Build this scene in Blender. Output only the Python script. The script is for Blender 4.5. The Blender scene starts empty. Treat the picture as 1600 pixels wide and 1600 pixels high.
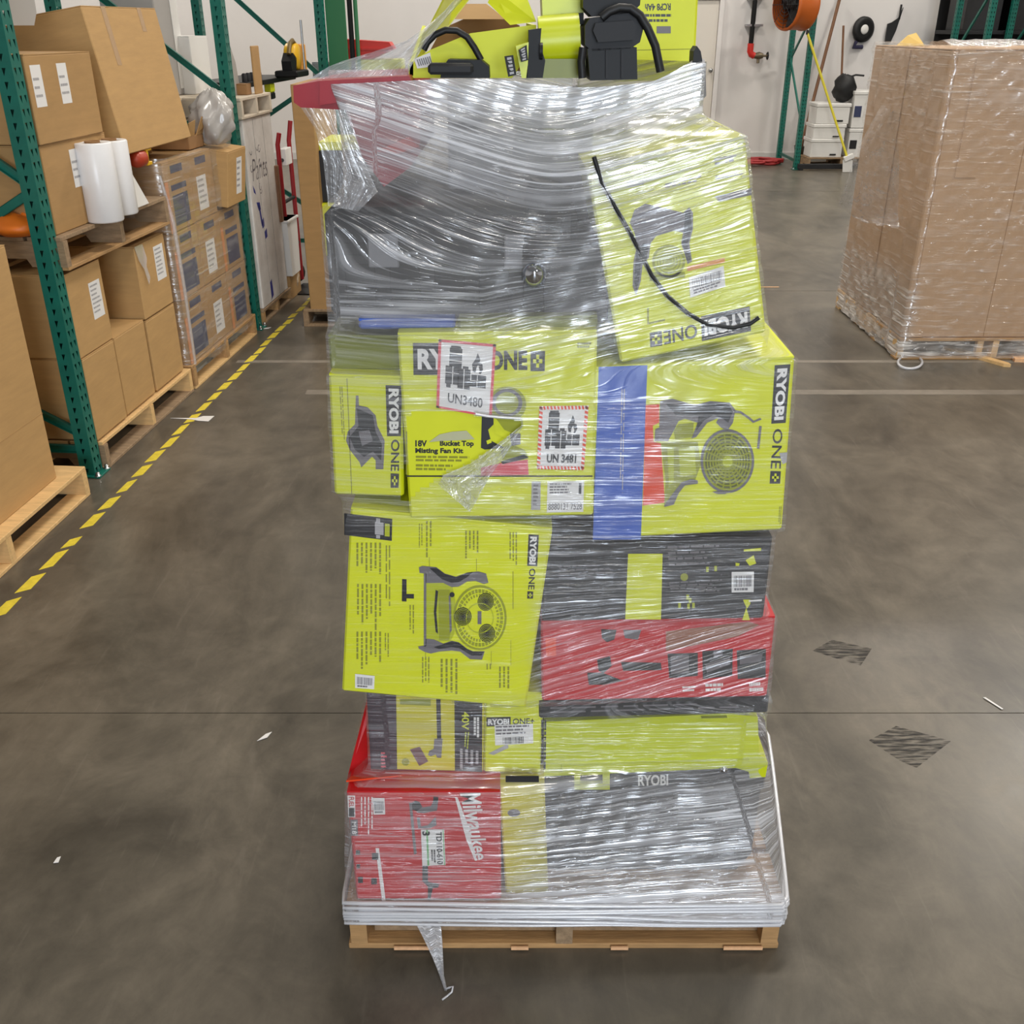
import bpy, bmesh, math, random
import numpy as np
from mathutils import Vector, Matrix

random.seed(7)
RNG = np.random.default_rng(7)
SC = bpy.context.scene
COL = SC.collection
PI = math.pi

# ------------------------------------------------------------------ camera, light, exposure
FOCAL = 1540.0                       # pixels of a 1600 x 1600 frame
PITCH = math.radians(26.3)
EYE = Vector((0.0, 0.0, 1.92))
cam_data = bpy.data.cameras.new('camera')
cam_data.sensor_width = 36.0
cam_data.lens = 36.0 * FOCAL / 1600.0
cam_data.clip_end = 100
cam = bpy.data.objects.new('camera', cam_data)
cam.location = EYE
cam.rotation_euler = (PI / 2 - PITCH, 0, 0)
COL.objects.link(cam)
SC.camera = cam

SC.view_settings.view_transform = 'Standard'
SC.view_settings.look = 'None'
SC.view_settings.gamma = 1.0
SC.view_settings.use_curve_mapping = False
SC.view_settings.exposure = 0.0

world = bpy.data.worlds.new('world')
SC.world = world
world.use_nodes = True
bg = world.node_tree.nodes['Background']
bg.inputs['Color'].default_value = (0.95, 0.97, 1.0, 1)
bg.inputs['Strength'].default_value = 0.12


def area(name, loc, size, energy, color, rot=(0, 0, 0)):
    d = bpy.data.lights.new(name, 'AREA')
    d.shape = 'RECTANGLE'
    d.size, d.size_y = size
    d.energy = energy
    d.color = color
    o = bpy.data.objects.new(name, d)
    o.location = loc
    o.rotation_euler = rot
    COL.objects.link(o)


WARM = (1.0, 0.945, 0.86)
for ly, le in ((-6.0, 150), (-1.0, 60), (4.0, 175), (9.5, 200), (14.4, 150)):
    for lx, k in ((0.7, 1.0), (6.6, 1.1)) if ly < 12 else ((-5.6, 1.5), (0.7, 1.0), (6.6, 0.9)):
        area('assumed_ceiling_lamp', (lx, ly, 6.6), (1.3, 0.5), le * k, WARM)  # assumed lamps under the ceiling, out of view, added to light the hall
# assumed daylight behind the viewer: bare area light added to brighten the load's front
area('assumed_daylight', (1.5, -9.3, 2.2), (3.6, 3.6), 600, (0.78, 0.88, 1.0), (PI / 2, 0, 0))


# ------------------------------------------------------------------ pixel <-> place
def ray(px, py):
    x, y = (px - 800) / FOCAL, -(py - 800) / FOCAL
    c, s = math.cos(PITCH), math.sin(PITCH)
    return Vector((x, c + y * s, -s + y * c))


def G(px, py, z=0.0):
    r = ray(px, py)
    return EYE + r * ((z - EYE.z) / r.z)


def W(px, py, Y):
    r = ray(px, py)
    return EYE + r * (Y / r.y)


# ------------------------------------------------------------------ materials
def lin(c):
    c = c / 255.0
    return c / 12.92 if c <= 0.04045 else ((c + 0.055) / 1.055) ** 2.4


def rgb(r, g, b):
    return (lin(r), lin(g), lin(b), 1)


MATS = {}


def mat(name, col, rough=0.6, metal=0.0, var=0.0, scale=8.0, stretch=(1, 1, 1), bump=0.0, bscale=60.0, spec=0.5, dark=None, coat=0.0):
    """plain principled surface with optional grain (var), wear and relief."""
    if name in MATS:
        return MATS[name]
    m = bpy.data.materials.new(name)
    m.use_nodes = True
    nt = m.node_tree
    p = nt.nodes['Principled BSDF']
    c = rgb(*col)
    p.inputs['Base Color'].default_value = c
    p.inputs['Roughness'].default_value = rough
    p.inputs['Metallic'].default_value = metal
    p.inputs['Specular IOR Level'].default_value = spec
    p.inputs['Coat Weight'].default_value = coat
    if var > 0 or bump > 0:
        tc = nt.nodes.new('ShaderNodeTexCoord')
        mp = nt.nodes.new('ShaderNodeMapping')
        mp.inputs['Scale'].default_value = stretch
        nt.links.new(tc.outputs['Object'], mp.inputs['Vector'])
    if var > 0:
        n = nt.nodes.new('ShaderNodeTexNoise')
        n.inputs['Scale'].default_value = scale
        n.inputs['Detail'].default_value = 6
        n.inputs['Roughness'].default_value = 0.65
        nt.links.new(mp.outputs['Vector'], n.inputs['Vector'])
        r = nt.nodes.new('ShaderNodeValToRGB')
        r.color_ramp.elements[0].position = 0.3
        r.color_ramp.elements[1].position = 0.7
        d = rgb(*dark) if dark else tuple(v * (1 - var) for v in c[:3]) + (1,)
        u = tuple(min(1, v * (1 + var * 0.5)) for v in c[:3]) + (1,)
        r.color_ramp.elements[0].color = d
        r.color_ramp.elements[1].color = u
        nt.links.new(n.outputs['Fac'], r.inputs['Fac'])
        nt.links.new(r.outputs['Color'], p.inputs['Base Color'])
    if bump > 0:
        n2 = nt.nodes.new('ShaderNodeTexNoise')
        n2.inputs['Scale'].default_value = bscale
        n2.inputs['Detail'].default_value = 4
        nt.links.new(mp.outputs['Vector'], n2.inputs['Vector'])
        b = nt.nodes.new('ShaderNodeBump')
        b.inputs['Strength'].default_value = bump
        b.inputs['Distance'].default_value = 0.004
        nt.links.new(n2.outputs['Fac'], b.inputs['Height'])
        nt.links.new(b.outputs['Normal'], p.inputs['Normal'])
    MATS[name] = m
    return m


kraft = mat('kraft_cardboard', (190, 151, 98), 0.75, var=0.10, scale=5, stretch=(1, 1, 6), bump=0.08, bscale=30)
kraft_dk = mat('brown_cardboard', (176, 138, 88), 0.75, var=0.10, scale=5, stretch=(1, 1, 6), bump=0.08, bscale=30)
kraft_in = mat('cardboard_inside', (150, 112, 72), 0.85, var=0.12, scale=6)
kraft_gl = mat('gaylord_cardboard', (184, 150, 116), 0.7, var=0.08, scale=4, stretch=(4, 4, 1), bump=0.10, bscale=14)
tape_m = mat('packing_tape', (176, 142, 102), 0.25)
wood = mat('pallet_wood', (182, 142, 94), 0.8, var=0.30, scale=7, stretch=(1, 7, 7), bump=0.3, bscale=25)
wood_y = mat('pallet_wood_fresh', (226, 186, 128), 0.8, var=0.20, scale=7, stretch=(7, 1, 7), bump=0.3, bscale=25)
wood_g = mat('pallet_wood_weathered', (158, 132, 102), 0.85, var=0.35, scale=7, stretch=(7, 1, 7), bump=0.4, bscale=25)
wood_end = mat('pallet_wood_end_grain', (236, 186, 140), 0.8, var=0.2, scale=40)
lime = mat('lime_print', (216, 222, 26), 0.5, var=0.05, scale=9, bump=0.05, bscale=20)
lime_d = mat('lime_shade_print', (150, 156, 28), 0.5)
lime_m = mat('lime_mid_print', (178, 186, 26), 0.5)
lime_p = mat('lime_plastic', (206, 216, 22), 0.35, var=0.04, scale=5)
lime_pd = mat('olive_and_shaded_lime', (120, 126, 20), 0.4)  # also holds the painted shade of the lime carton below the blower
ylw = mat('yellow_print', (214, 204, 40), 0.5)
red = mat('red_print', (200, 28, 34), 0.45, var=0.08, scale=6)
red_d = mat('dark_red_print', (150, 20, 28), 0.5)
red_o = mat('orange_red_print', (232, 70, 26), 0.5)
plum = mat('plum_print', (54, 32, 46), 0.5, var=0.3, scale=12)
black_p = mat('black_print', (34, 33, 36), 0.45)
black_b = mat('black_carton', (33, 33, 35), 0.5, var=0.25, scale=12)
grey_p = mat('grey_print', (112, 108, 112), 0.5)
grey_l = mat('light_grey_print', (170, 168, 170), 0.5)
white_p = mat('white_print', (236, 234, 232), 0.5)
paper = mat('white_paper', (232, 230, 228), 0.6)
blue_p = mat('blue_print', (58, 96, 190), 0.5, var=0.12, scale=12)
navy_p = mat('navy_print', (54, 62, 96), 0.6)
fine_d = mat('fine_print_ink', (140, 142, 34), 0.6)
pink_p = mat('pink_border_print', (222, 88, 100), 0.5)
green_lab = mat('green_label_print', (120, 186, 120), 0.5)
black_pl = mat('black_plastic', (13, 13, 14), 0.5, bump=0.05, bscale=80, spec=.3)
dkgrey_pl = mat('dark_grey_plastic', (38, 38, 40), 0.55, bump=0.06, bscale=80, spec=.3)
grey_pl = mat('grey_plastic', (128, 128, 132), 0.5)
white_pl = mat('white_plastic', (232, 230, 226), 0.4)
chrome = mat('chrome', (210, 214, 222), 0.08, 1.0)
steel = mat('galvanised_steel', (176, 178, 180), 0.3, 1.0)
rubber = mat('black_rubber', (18, 18, 19), 0.55)
teal = mat('green_rack_paint', (16, 106, 92), 0.4, var=0.18, scale=10, bump=0.05, bscale=30)
teal_d = mat('dark_green_rack_paint', (10, 62, 56), 0.45, var=0.12, scale=10)
green_pn = mat('green_panel_paint', (52, 120, 78), 0.5)
yellow_pt = mat('yellow_tape_paint', (230, 208, 62), 0.6, var=0.22, scale=24)
yellow_pl = mat('yellow_plastic', (226, 176, 30), 0.4)
orange_pl = mat('orange_plastic', (232, 120, 30), 0.45)
red_pl = mat('red_plastic', (206, 44, 34), 0.4)
red_case = mat('red_case_plastic', (158, 20, 36), 0.4, var=0.06, scale=5)
wall_m = mat('wall_paint', (226, 222, 219), 0.7, var=0.03, scale=1.5)
wall_g = mat('wall_paint_grey', (206, 203, 200), 0.7, var=0.03, scale=1.5)
door_m = mat('door_paint', (220, 213, 202), 0.5)
ceil_m = mat('ceiling_paint', (190, 190, 188), 0.8)
dark_m = mat('dark_recess', (16, 16, 18), 0.8)
brown_st = mat('brown_stick', (122, 84, 56), 0.6, var=0.2, scale=20)
hose_m = mat('red_hose_rubber', (158, 40, 42), 0.5)
brass = mat('old_brass', (120, 108, 88), 0.4, 0.8)
beige_rock = mat('dirty_paper', (206, 184, 156), 0.8, var=0.25, scale=14)
roll_w = mat('white_film_roll', (236, 235, 236), 0.3, var=0.04, scale=6, bump=0.15, bscale=18)
joint_m = mat('joint_filler', (72, 67, 60), 0.8)
grey_bin = mat('grey_tote_plastic', (168, 164, 160), 0.5)


def floor_material():
    m = bpy.data.materials.new('polished_concrete')
    m.use_nodes = True
    nt = m.node_tree
    p = nt.nodes['Principled BSDF']
    tc = nt.nodes.new('ShaderNodeTexCoord')

    def noise(scale, detail, stretch, rough=0.6):
        mp = nt.nodes.new('ShaderNodeMapping')
        mp.inputs['Scale'].default_value = stretch
        mp.inputs['Rotation'].default_value = (0, 0, 0.35)
        nt.links.new(tc.outputs['Object'], mp.inputs['Vector'])
        n = nt.nodes.new('ShaderNodeTexNoise')
        n.inputs['Scale'].default_value = scale
        n.inputs['Detail'].default_value = detail
        n.inputs['Roughness'].default_value = rough
        n.inputs['Distortion'].default_value = 0.6
        nt.links.new(mp.outputs['Vector'], n.inputs['Vector'])
        return n

    a = noise(1.3, 9, (1.5, 0.8, 1), 0.68)
    b = noise(7, 8, (1, 1, 1), 0.7)
    s = noise(5, 5, (6, 0.6, 1))
    r = nt.nodes.new('ShaderNodeValToRGB')
    r.color_ramp.elements[0].position = 0.32
    r.color_ramp.elements[0].color = rgb(74, 69, 61)
    r.color_ramp.elements[1].position = 0.72
    r.color_ramp.elements[1].color = rgb(122, 114, 101)
    nt.links.new(a.outputs['Fac'], r.inputs['Fac'])
    r2 = nt.nodes.new('ShaderNodeValToRGB')
    r2.color_ramp.elements[0].position = 0.3
    r2.color_ramp.elements[0].color = (0.66, 0.66, 0.66, 1)
    r2.color_ramp.elements[1].position = 0.7
    r2.color_ramp.elements[1].color = (1.15, 1.14, 1.12, 1)
    nt.links.new(b.outputs['Fac'], r2.inputs['Fac'])
    mx = nt.nodes.new('ShaderNodeMixRGB')
    mx.blend_type = 'MULTIPLY'
    mx.inputs['Fac'].default_value = 0.8
    nt.links.new(r.outputs['Color'], mx.inputs['Color1'])
    nt.links.new(r2.outputs['Color'], mx.inputs['Color2'])
    r3 = nt.nodes.new('ShaderNodeValToRGB')
    r3.color_ramp.elements[0].position = 0.60
    r3.color_ramp.elements[0].color = (0, 0, 0, 1)
    r3.color_ramp.elements[1].position = 0.85
    r3.color_ramp.elements[1].color = (0.35, 0.35, 0.35, 1)
    nt.links.new(s.outputs['Fac'], r3.inputs['Fac'])
    mx2 = nt.nodes.new('ShaderNodeMixRGB')
    mx2.inputs['Color2'].default_value = rgb(140, 132, 120)
    nt.links.new(r3.outputs['Color'], mx2.inputs['Fac'])
    nt.links.new(mx.outputs['Color'], mx2.inputs['Color1'])
    nt.links.new(mx2.outputs['Color'], p.inputs['Base Color'])
    rr = nt.nodes.new('ShaderNodeMapRange')
    rr.inputs['To Min'].default_value = 0.26
    rr.inputs['To Max'].default_value = 0.42
    nt.links.new(b.outputs['Fac'], rr.inputs['Value'])
    nt.links.new(rr.outputs['Result'], p.inputs['Roughness'])
    bm = nt.nodes.new('ShaderNodeBump')
    bm.inputs['Strength'].default_value = 0.05
    bm.inputs['Distance'].default_value = 0.01
    nt.links.new(a.outputs['Fac'], bm.inputs['Height'])
    nt.links.new(bm.outputs['Normal'], p.inputs['Normal'])
    return m


concrete = floor_material()


def film_material(name, base=0.10, streak=0.6, sx=1.5, sz=190.0, patch=(2.5, 9.0), bump=0.5, tint=(232, 233, 238), use_attr=True, rough=0.16, gloss=0.15):
    """clear stretch film: mostly transparent, with whitish stretch streaks and a thin gloss."""
    m = bpy.data.materials.new(name)
    m.use_nodes = True
    nt = m.node_tree
    for n in list(nt.nodes):
        nt.nodes.remove(n)
    N, L = nt.nodes.new, nt.links.new
    out = N('ShaderNodeOutputMaterial')
    uv = N('ShaderNodeUVMap')

    def noise(scale, detail, dist=0.0, rg=0.6):
        mp = N('ShaderNodeMapping')
        mp.inputs['Scale'].default_value = (scale[0], scale[1], 1)
        L(uv.outputs['UV'], mp.inputs['Vector'])
        n = N('ShaderNodeTexNoise')
        n.inputs['Scale'].default_value = 1
        n.inputs['Detail'].default_value = detail
        n.inputs['Roughness'].default_value = rg
        n.inputs['Distortion'].default_value = dist
        L(mp.outputs['Vector'], n.inputs['Vector'])
        return n

    def maprange(src, a, b, c, d):
        r = N('ShaderNodeMapRange')
        r.inputs['From Min'].default_value = a
        r.inputs['From Max'].default_value = b
        r.inputs['To Min'].default_value = c
        r.inputs['To Max'].default_value = d
        L(src, r.inputs['Value'])
        return r.outputs['Result']

    def math_(op, a, b):
        n = N('ShaderNodeMath')
        n.operation = op
        for i, v in enumerate((a, b)):
            if isinstance(v, (int, float)):
                n.inputs[i].default_value = v
            else:
                L(v, n.inputs[i])
        return n.outputs[0]

    fine = noise((sx * 2.2, sz), 3, 0.2)
    coarse = noise((sx, sz * 0.28), 3, 0.4)
    pat = noise(patch, 3, 1.0)
    sp = noise((sx * 12, sz * 0.9), 2, 0.5)
    s1 = maprange(fine.outputs['Fac'], 0.50, 0.72, 0.0, 1.0)
    s2 = maprange(coarse.outputs['Fac'], 0.50, 0.75, 0.0, 0.8)
    s3 = maprange(sp.outputs['Fac'], 0.60, 0.75, 0.0, 0.7)
    ss = math_('MAXIMUM', s1, math_('MAXIMUM', s2, s3))
    pp = maprange(pat.outputs['Fac'], 0.30, 0.68, 0.25, 1.15)
    f = math_('MULTIPLY', math_('MULTIPLY', ss, pp), streak)
    f = math_('ADD', f, base)
    if use_attr:
        at = N('ShaderNodeAttribute')
        at.attribute_name = 'film_haze'
        f = math_('MULTIPLY', f, at.outputs['Fac'])
    f = math_('MINIMUM', f, 0.86)
    bp = N('ShaderNodeBump')
    bp.inputs['Strength'].default_value = bump
    bp.inputs['Distance'].default_value = 0.006
    L(math_('ADD', ss, math_('MULTIPLY', pat.outputs['Fac'], 2.0)), bp.inputs['Height'])
    tr = N('ShaderNodeBsdfTransparent')
    pr = N('ShaderNodeBsdfPrincipled')
    pr.inputs['Base Color'].default_value = rgb(*tint)
    pr.inputs['Roughness'].default_value = 0.28
    pr.inputs['Specular IOR Level'].default_value = 0.6
    L(bp.outputs['Normal'], pr.inputs['Normal'])
    gl = N('ShaderNodeBsdfGlossy')
    gl.inputs['Roughness'].default_value = rough
    gl.inputs['Color'].default_value = (1, 1, 1, 1)
    L(bp.outputs['Normal'], gl.inputs['Normal'])
    m1 = N('ShaderNodeMixShader')
    if use_attr:
        L(math_('MINIMUM', math_('MULTIPLY', at.outputs['Fac'], gloss), 0.4), m1.inputs['Fac'])
    else:
        m1.inputs['Fac'].default_value = gloss
    L(tr.outputs[0], m1.inputs[1])
    L(gl.outputs[0], m1.inputs[2])
    m2 = N('ShaderNodeMixShader')
    L(f, m2.inputs['Fac'])
    L(m1.outputs[0], m2.inputs[1])
    L(pr.outputs[0], m2.inputs[2])
    L(m2.outputs[0], out.inputs['Surface'])
    return m


film_main = film_material('stretch_film', 0.10, 0.66, gloss=0.17)
film_light = film_material('thin_stretch_film', 0.07, 0.32, 1.0, 40, use_attr=False, tint=(235, 232, 228), rough=0.2)
film_loose = film_material('crumpled_film', 0.22, 0.7, 3.0, 12, patch=(4, 4), bump=0.8, use_attr=False)
film_rope = film_material('gathered_film', 0.62, 0.4, 3.0, 160, bump=0.8, use_attr=False)


def stain_material():
    m = bpy.data.materials.new('rubber_scuff_stain')
    m.use_nodes = True
    nt = m.node_tree
    p = nt.nodes['Principled BSDF']
    p.inputs['Base Color'].default_value = rgb(38, 36, 36)
    p.inputs['Roughness'].default_value = 0.6
    tc = nt.nodes.new('ShaderNodeTexCoord')
    mp = nt.nodes.new('ShaderNodeMapping')
    mp.inputs['Scale'].default_value = (16, 120, 1)
    mp.inputs['Rotation'].default_value = (0, 0, 0.25)
    n = nt.nodes.new('ShaderNodeTexNoise')
    n.inputs['Scale'].default_value = 1
    n.inputs['Detail'].default_value = 4
    r = nt.nodes.new('ShaderNodeMapRange')
    r.inputs['From Min'].default_value = 0.42
    r.inputs['From Max'].default_value = 0.66
    r.inputs['To Max'].default_value = 0.6
    nt.links.new(tc.outputs['Object'], mp.inputs['Vector'])
    nt.links.new(mp.outputs['Vector'], n.inputs['Vector'])
    nt.links.new(n.outputs['Fac'], r.inputs['Value'])
    nt.links.new(r.outputs['Result'], p.inputs['Alpha'])
    return m


stain_m = stain_material()

# ------------------------------------------------------------------ mesh helpers
ROOTS = {}


class MB:
    """collects faces; build() links them as ONE mesh object."""

    def __init__(self):
        self.v, self.f, self.mi, self.sm, self.mats = [], [], [], [], []

    def m(self, material):
        if material not in self.mats:
            self.mats.append(material)
        return self.mats.index(material)

    def add(self, vs, fs, material, smooth=False, M=None):
        b = len(self.v)
        self.v += [tuple(M @ Vector(p)) if M else tuple(p) for p in vs]
        k = self.m(material)
        for f in fs:
            self.f.append(tuple(i + b for i in f))
            self.mi.append(k)
            self.sm.append(smooth)
        return self

    def box(self, x0, x1, y0, y1, z0, z1, material, M=None, c=0.0):
        if c > 0:
            return self.cbox(x0, x1, y0, y1, z0, z1, material, M, c)
        vs = [(x, y, z) for z in (z0, z1) for y in (y0, y1) for x in (x0, x1)]
        fs = [(0, 2, 3, 1), (4, 5, 7, 6), (0, 1, 5, 4), (2, 6, 7, 3), (0, 4, 6, 2), (1, 3, 7, 5)]
        return self.add(vs, fs, material, M=M)

    def cbox(self, x0, x1, y0, y1, z0, z1, material, M=None, c=0.004):
        """box with chamfered edges"""
        bm = bmesh.new()
        vs = [bm.verts.new((x, y, z)) for z in (z0, z1) for y in (y0, y1) for x in (x0, x1)]
        for f in [(0, 2, 3, 1), (4, 5, 7, 6), (0, 1, 5, 4), (2, 6, 7, 3), (0, 4, 6, 2), (1, 3, 7, 5)]:
            bm.faces.new([vs[i] for i in f])
        bmesh.ops.bevel(bm, geom=list(bm.edges), offset=c, segments=1, affect='EDGES')
        bm.verts.index_update()
        self.add([v.co.copy() for v in bm.verts], [[v.index for v in f.verts] for f in bm.faces], material, M=M)
        bm.free()
        return self

    def prism(self, pts, vec, material, M=None, smooth=False):
        """pts: closed polygon of 3D points; swept by vec"""
        n = len(pts)
        vec = Vector(vec)
        a = [Vector(p) for p in pts]
        vs = a + [p + vec for p in a]
        fs = [tuple(range(n))[::-1], tuple(range(n, 2 * n))]
        fs += [(i, (i + 1) % n, (i + 1) % n + n, i + n) for i in range(n)]
        return self.add(vs, fs, material, M=M, smooth=smooth)

    def tube(self, pts, r, material, n=8, M=None, closed=False, caps=True):
        pts = [Vector(p) for p in pts]
        k = len(pts)
        rs = r if isinstance(r, (list, tuple)) else [r] * k
        vs, fs = [], []
        up = None
        for i, p in enumerate(pts):
            t = (pts[(i + 1) % k] - pts[i - 1]) if closed else (pts[min(i + 1, k - 1)] - pts[max(i - 1, 0)])
            t.normalize()
            if up is None:
                up = Vector((0, 0, 1)) if abs(t.z) < 0.9 else Vector((1, 0, 0))
            a = t.cross(up)
            if a.length < 1e-6:
                a = t.cross(Vector((1, 0.3, 0)))
            a.normalize()
            up = a.cross(t).normalized()
            for j in range(n):
                q = 2 * PI * j / n
                vs.append(p + (a * math.cos(q) + up * math.sin(q)) * rs[i])
        for i in range(k if closed else k - 1):
            for j in range(n):
                fs.append((i * n + j, i * n + (j + 1) % n, ((i + 1) % k) * n + (j + 1) % n, ((i + 1) % k) * n + j))
        self.add(vs, fs, material, True, M)
        if caps and not closed:
            self.add(vs[:n], [tuple(range(n))], material, False, M)
            self.add(vs[-n:], [tuple(range(n))[::-1]], material, False, M)
        return self

    def lathe(self, prof, material, n=24, M=None):
        """prof: (radius, height) pairs about local z"""
        vs, fs = [], []
        for r, z in prof:
            for j in range(n):
                q = 2 * PI * j / n
                vs.append((r * math.cos(q), r * math.sin(q), z))
        for i in range(len(prof) - 1):
            for j in range(n):
                fs.append((i * n + j, i * n + (j + 1) % n, (i + 1) * n + (j + 1) % n, (i + 1) * n + j))
        return self.add(vs, fs, material, True, M)

    def build(self, name, parent=None, world=False, loc=None, autosmooth=True):
        me = bpy.data.meshes.new(name)
        vs = self.v
        if world and parent is not None:
            inv = ROOTS[parent.name].inverted()
            vs = [tuple(inv @ Vector(p)) for p in vs]
        if loc is not None:
            L_ = Vector(loc)
            vs = [tuple(Vector(p) - L_) for p in vs]
        me.from_pydata(vs, [], self.f)
        for mm in self.mats:
            me.materials.append(mm)
        me.polygons.foreach_set('material_index', self.mi)
        me.polygons.foreach_set('use_smooth', self.sm)
        me.update()
        o = bpy.data.objects.new(name, me)
        COL.objects.link(o)
        if parent is not None:
            o.parent = parent
        if loc is not None:
            o.location = loc
        return o


def tag(o, label, cat, group=None, kind=None):
    if label:
        o['label'] = label
    if cat:
        o['category'] = cat
    if group:
        o['group'] = group
    if kind:
        o['kind'] = kind
    return o


def thing(name, label, cat, M=None, group=None, loc=None):
    if M is None:
        M = Matrix.Translation(loc if loc is not None else (0, 0, 0))
    o = bpy.data.objects.new(name, None)
    o.empty_display_size = 0.1
    COL.objects.link(o)
    o.matrix_world = M
    ROOTS[o.name] = M.copy()
    tag(o, label, cat, group)
    return o


def struct(name, mb, parent=None):
    o = mb.build(name, parent)
    if parent is None:
        o['kind'] = 'structure'
    return o


# ------------------------------------------------------------------ printing on a face
TEXTS = {}


def glyphs(s, bold=0.0, shear=0.0):
    """outline of a line of text scaled into the unit square, v pointing down"""
    key = (s, bold, shear)
    if key not in TEXTS:
        cu = bpy.data.curves.new('lettering', 'FONT')
        cu.body = s
        cu.offset = bold
        cu.shear = shear
        cu.resolution_u = 3
        ob = bpy.data.objects.new('lettering', cu)
        COL.objects.link(ob)
        dg = bpy.context.evaluated_depsgraph_get()
        me = bpy.data.meshes.new_from_object(ob.evaluated_get(dg))
        co = np.array([v.co[:2] for v in me.vertices])
        fs = [tuple(p.vertices) for p in me.polygons]
        bpy.data.objects.remove(ob)
        bpy.data.curves.remove(cu)
        bpy.data.meshes.remove(me)
        lo, hi = co.min(0), co.max(0)
        uv = (co - lo) / (hi - lo)
        uv[:, 1] = 1 - uv[:, 1]
        TEXTS[key] = ([tuple(q) for q in uv], fs)
    return TEXTS[key]


class Print:
    """flat print, stickers and tape on the front face (local plane y = y0) of a thing."""

    def __init__(self, root, y0=0.0, eps=0.0005):
        self.root, self.y0, self.eps = root, y0, eps
        self.inv = ROOTS[root.name].inverted()
        self.mb = MB()

    def at(self, px, py):
        """the point of the face seen at a pixel of the photograph, as local (x, z)"""
        o = self.inv @ EYE
        d = self.inv.to_3x3() @ ray(px, py)
        t = (self.y0 - o.y) / d.y
        return (o.x + t * d.x, o.z + t * d.z)

    def frame(self, pts, px=True):
        """four corners TL TR BR BL in reading order -> function (u, v) -> local (x, z)"""
        a, b, c, d = [self.at(*p) if px else p for p in pts]

        def fn(u, v):
            w = ((1 - u) * (1 - v), u * (1 - v), u * v, (1 - u) * v)
            return (a[0] * w[0] + b[0] * w[1] + c[0] * w[2] + d[0] * w[3], a[1] * w[0] + b[1] * w[1] + c[1] * w[2] + d[1] * w[3])
        return fn

    def put(self, fn, pts, faces, m, l):
        y = self.y0 - self.eps * l
        vs = []
        for u, v in pts:
            x, z = fn(u, v)
            vs.append((x, y, z))
        self.mb.add(vs, faces, m)

    def poly(self, fn, pts, m, l=1):
        fn = fn or self.at
        self.put(fn, pts, [tuple(range(len(pts)))], m, l)

    def rect(self, fn, u0, v0, u1, v1, m, l=1):
        self.poly(fn, [(u0, v0), (u1, v0), (u1, v1), (u0, v1)], m, l)

    def text(self, fn, s, u0, v0, u1, v1, m, l=2, bold=0.02, shear=0.0):
        uv, fs = glyphs(s, bold, shear)
        self.put(lambda u, v: fn(u0 + u * (u1 - u0), v0 + v * (v1 - v0)), uv, fs, m, l)

    def ell(self, fn, cu, cv, ru, rv, m, l=1, n=20, r0=0.0, a0=0, a1=360):
        fn = fn or self.at
        A = [math.radians(a0 + (a1 - a0) * i / n) for i in range(n + 1)]
        o = [(cu + ru * math.cos(q), cv + rv * math.sin(q)) for q in A]
        if r0 > 0:
            i_ = [(cu + ru * r0 * math.cos(q), cv + rv * r0 * math.sin(q)) for q in A]
            self.put(fn, o + i_, [(k, k + 1, n + 2 + k, n + 1 + k) for k in range(n)], m, l)
        else:
            self.put(fn, o, [tuple(range(n + (0 if a1 - a0 >= 360 else 1)))], m, l)

    def lines(self, fn, u0, v0, u1, v1, n, m, l=1, fill=0.5, seed=0):
        """rows of unreadable small print"""
        rr = random.Random(seed + n)
        h = (v1 - v0) / n
        for i in range(n):
            u = u0
            end = u0 + (u1 - u0) * rr.uniform(0.6, 1.0)
            while u < end:
                w = (u1 - u0) * rr.uniform(0.06, 0.2)
                self.rect(fn, u, v0 + h * i, min(u + w, end), v0 + h * (i + fill), m, l)
                u += w + (u1 - u0) * 0.025

    def barcode(self, fn, u0, v0, u1, v1, m, l=3, seed=1):
        rr = random.Random(seed)
        u = u0
        while u < u1:
            w = (u1 - u0) * rr.choice((0.012, 0.02, 0.035))
            self.rect(fn, u, v0, min(u + w, u1), v1, m, l)
            u += w + (u1 - u0) * rr.choice((0.015, 0.02, 0.03))

    def build(self, name):
        return self.mb.build(name, self.root) if self.mb.v else None

# ------------------------------------------------------------------ the setting
floor = MB().box(-9, 13, -10, 17, -0.12, -0.006, joint_m)
floor = struct('floor', floor)
for y0, y1 in ((-10, 2.4712), (2.4745, 7.9), (7.906, 13.2), (13.206, 17)):
    MB().box(-9, 13, y0, y1, -0.10, 0.0, concrete).build('slab', floor)
# pale residue of an old aisle stripe and rubber scuffs on the floor
res_m = mat('worn_stripe_residue', (136, 128, 117), 0.45, var=0.25, scale=6)
rb = MB().box(-1.2, 6.5, 5.42, 5.50, 0.0, 0.0012, res_m).build('stripe_residue', floor)
rb = MB().box(-1.75, 6.5, 6.02, 6.07, 0.0, 0.0010, res_m).build('stripe_residue', floor)
for pts in (((1270, 1017), (1300, 1000), (1362, 1014), (1345, 1040), (1310, 1030)),
            ((1358, 1157), (1400, 1135), (1486, 1158), (1432, 1200), (1405, 1188))):
    q = [G(x, y) for x, y in pts]
    MB().prism([(p.x, p.y, 0.0006) for p in q], (0, 0, 0.0006), stain_m).build('scuff_stain', floor)

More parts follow.
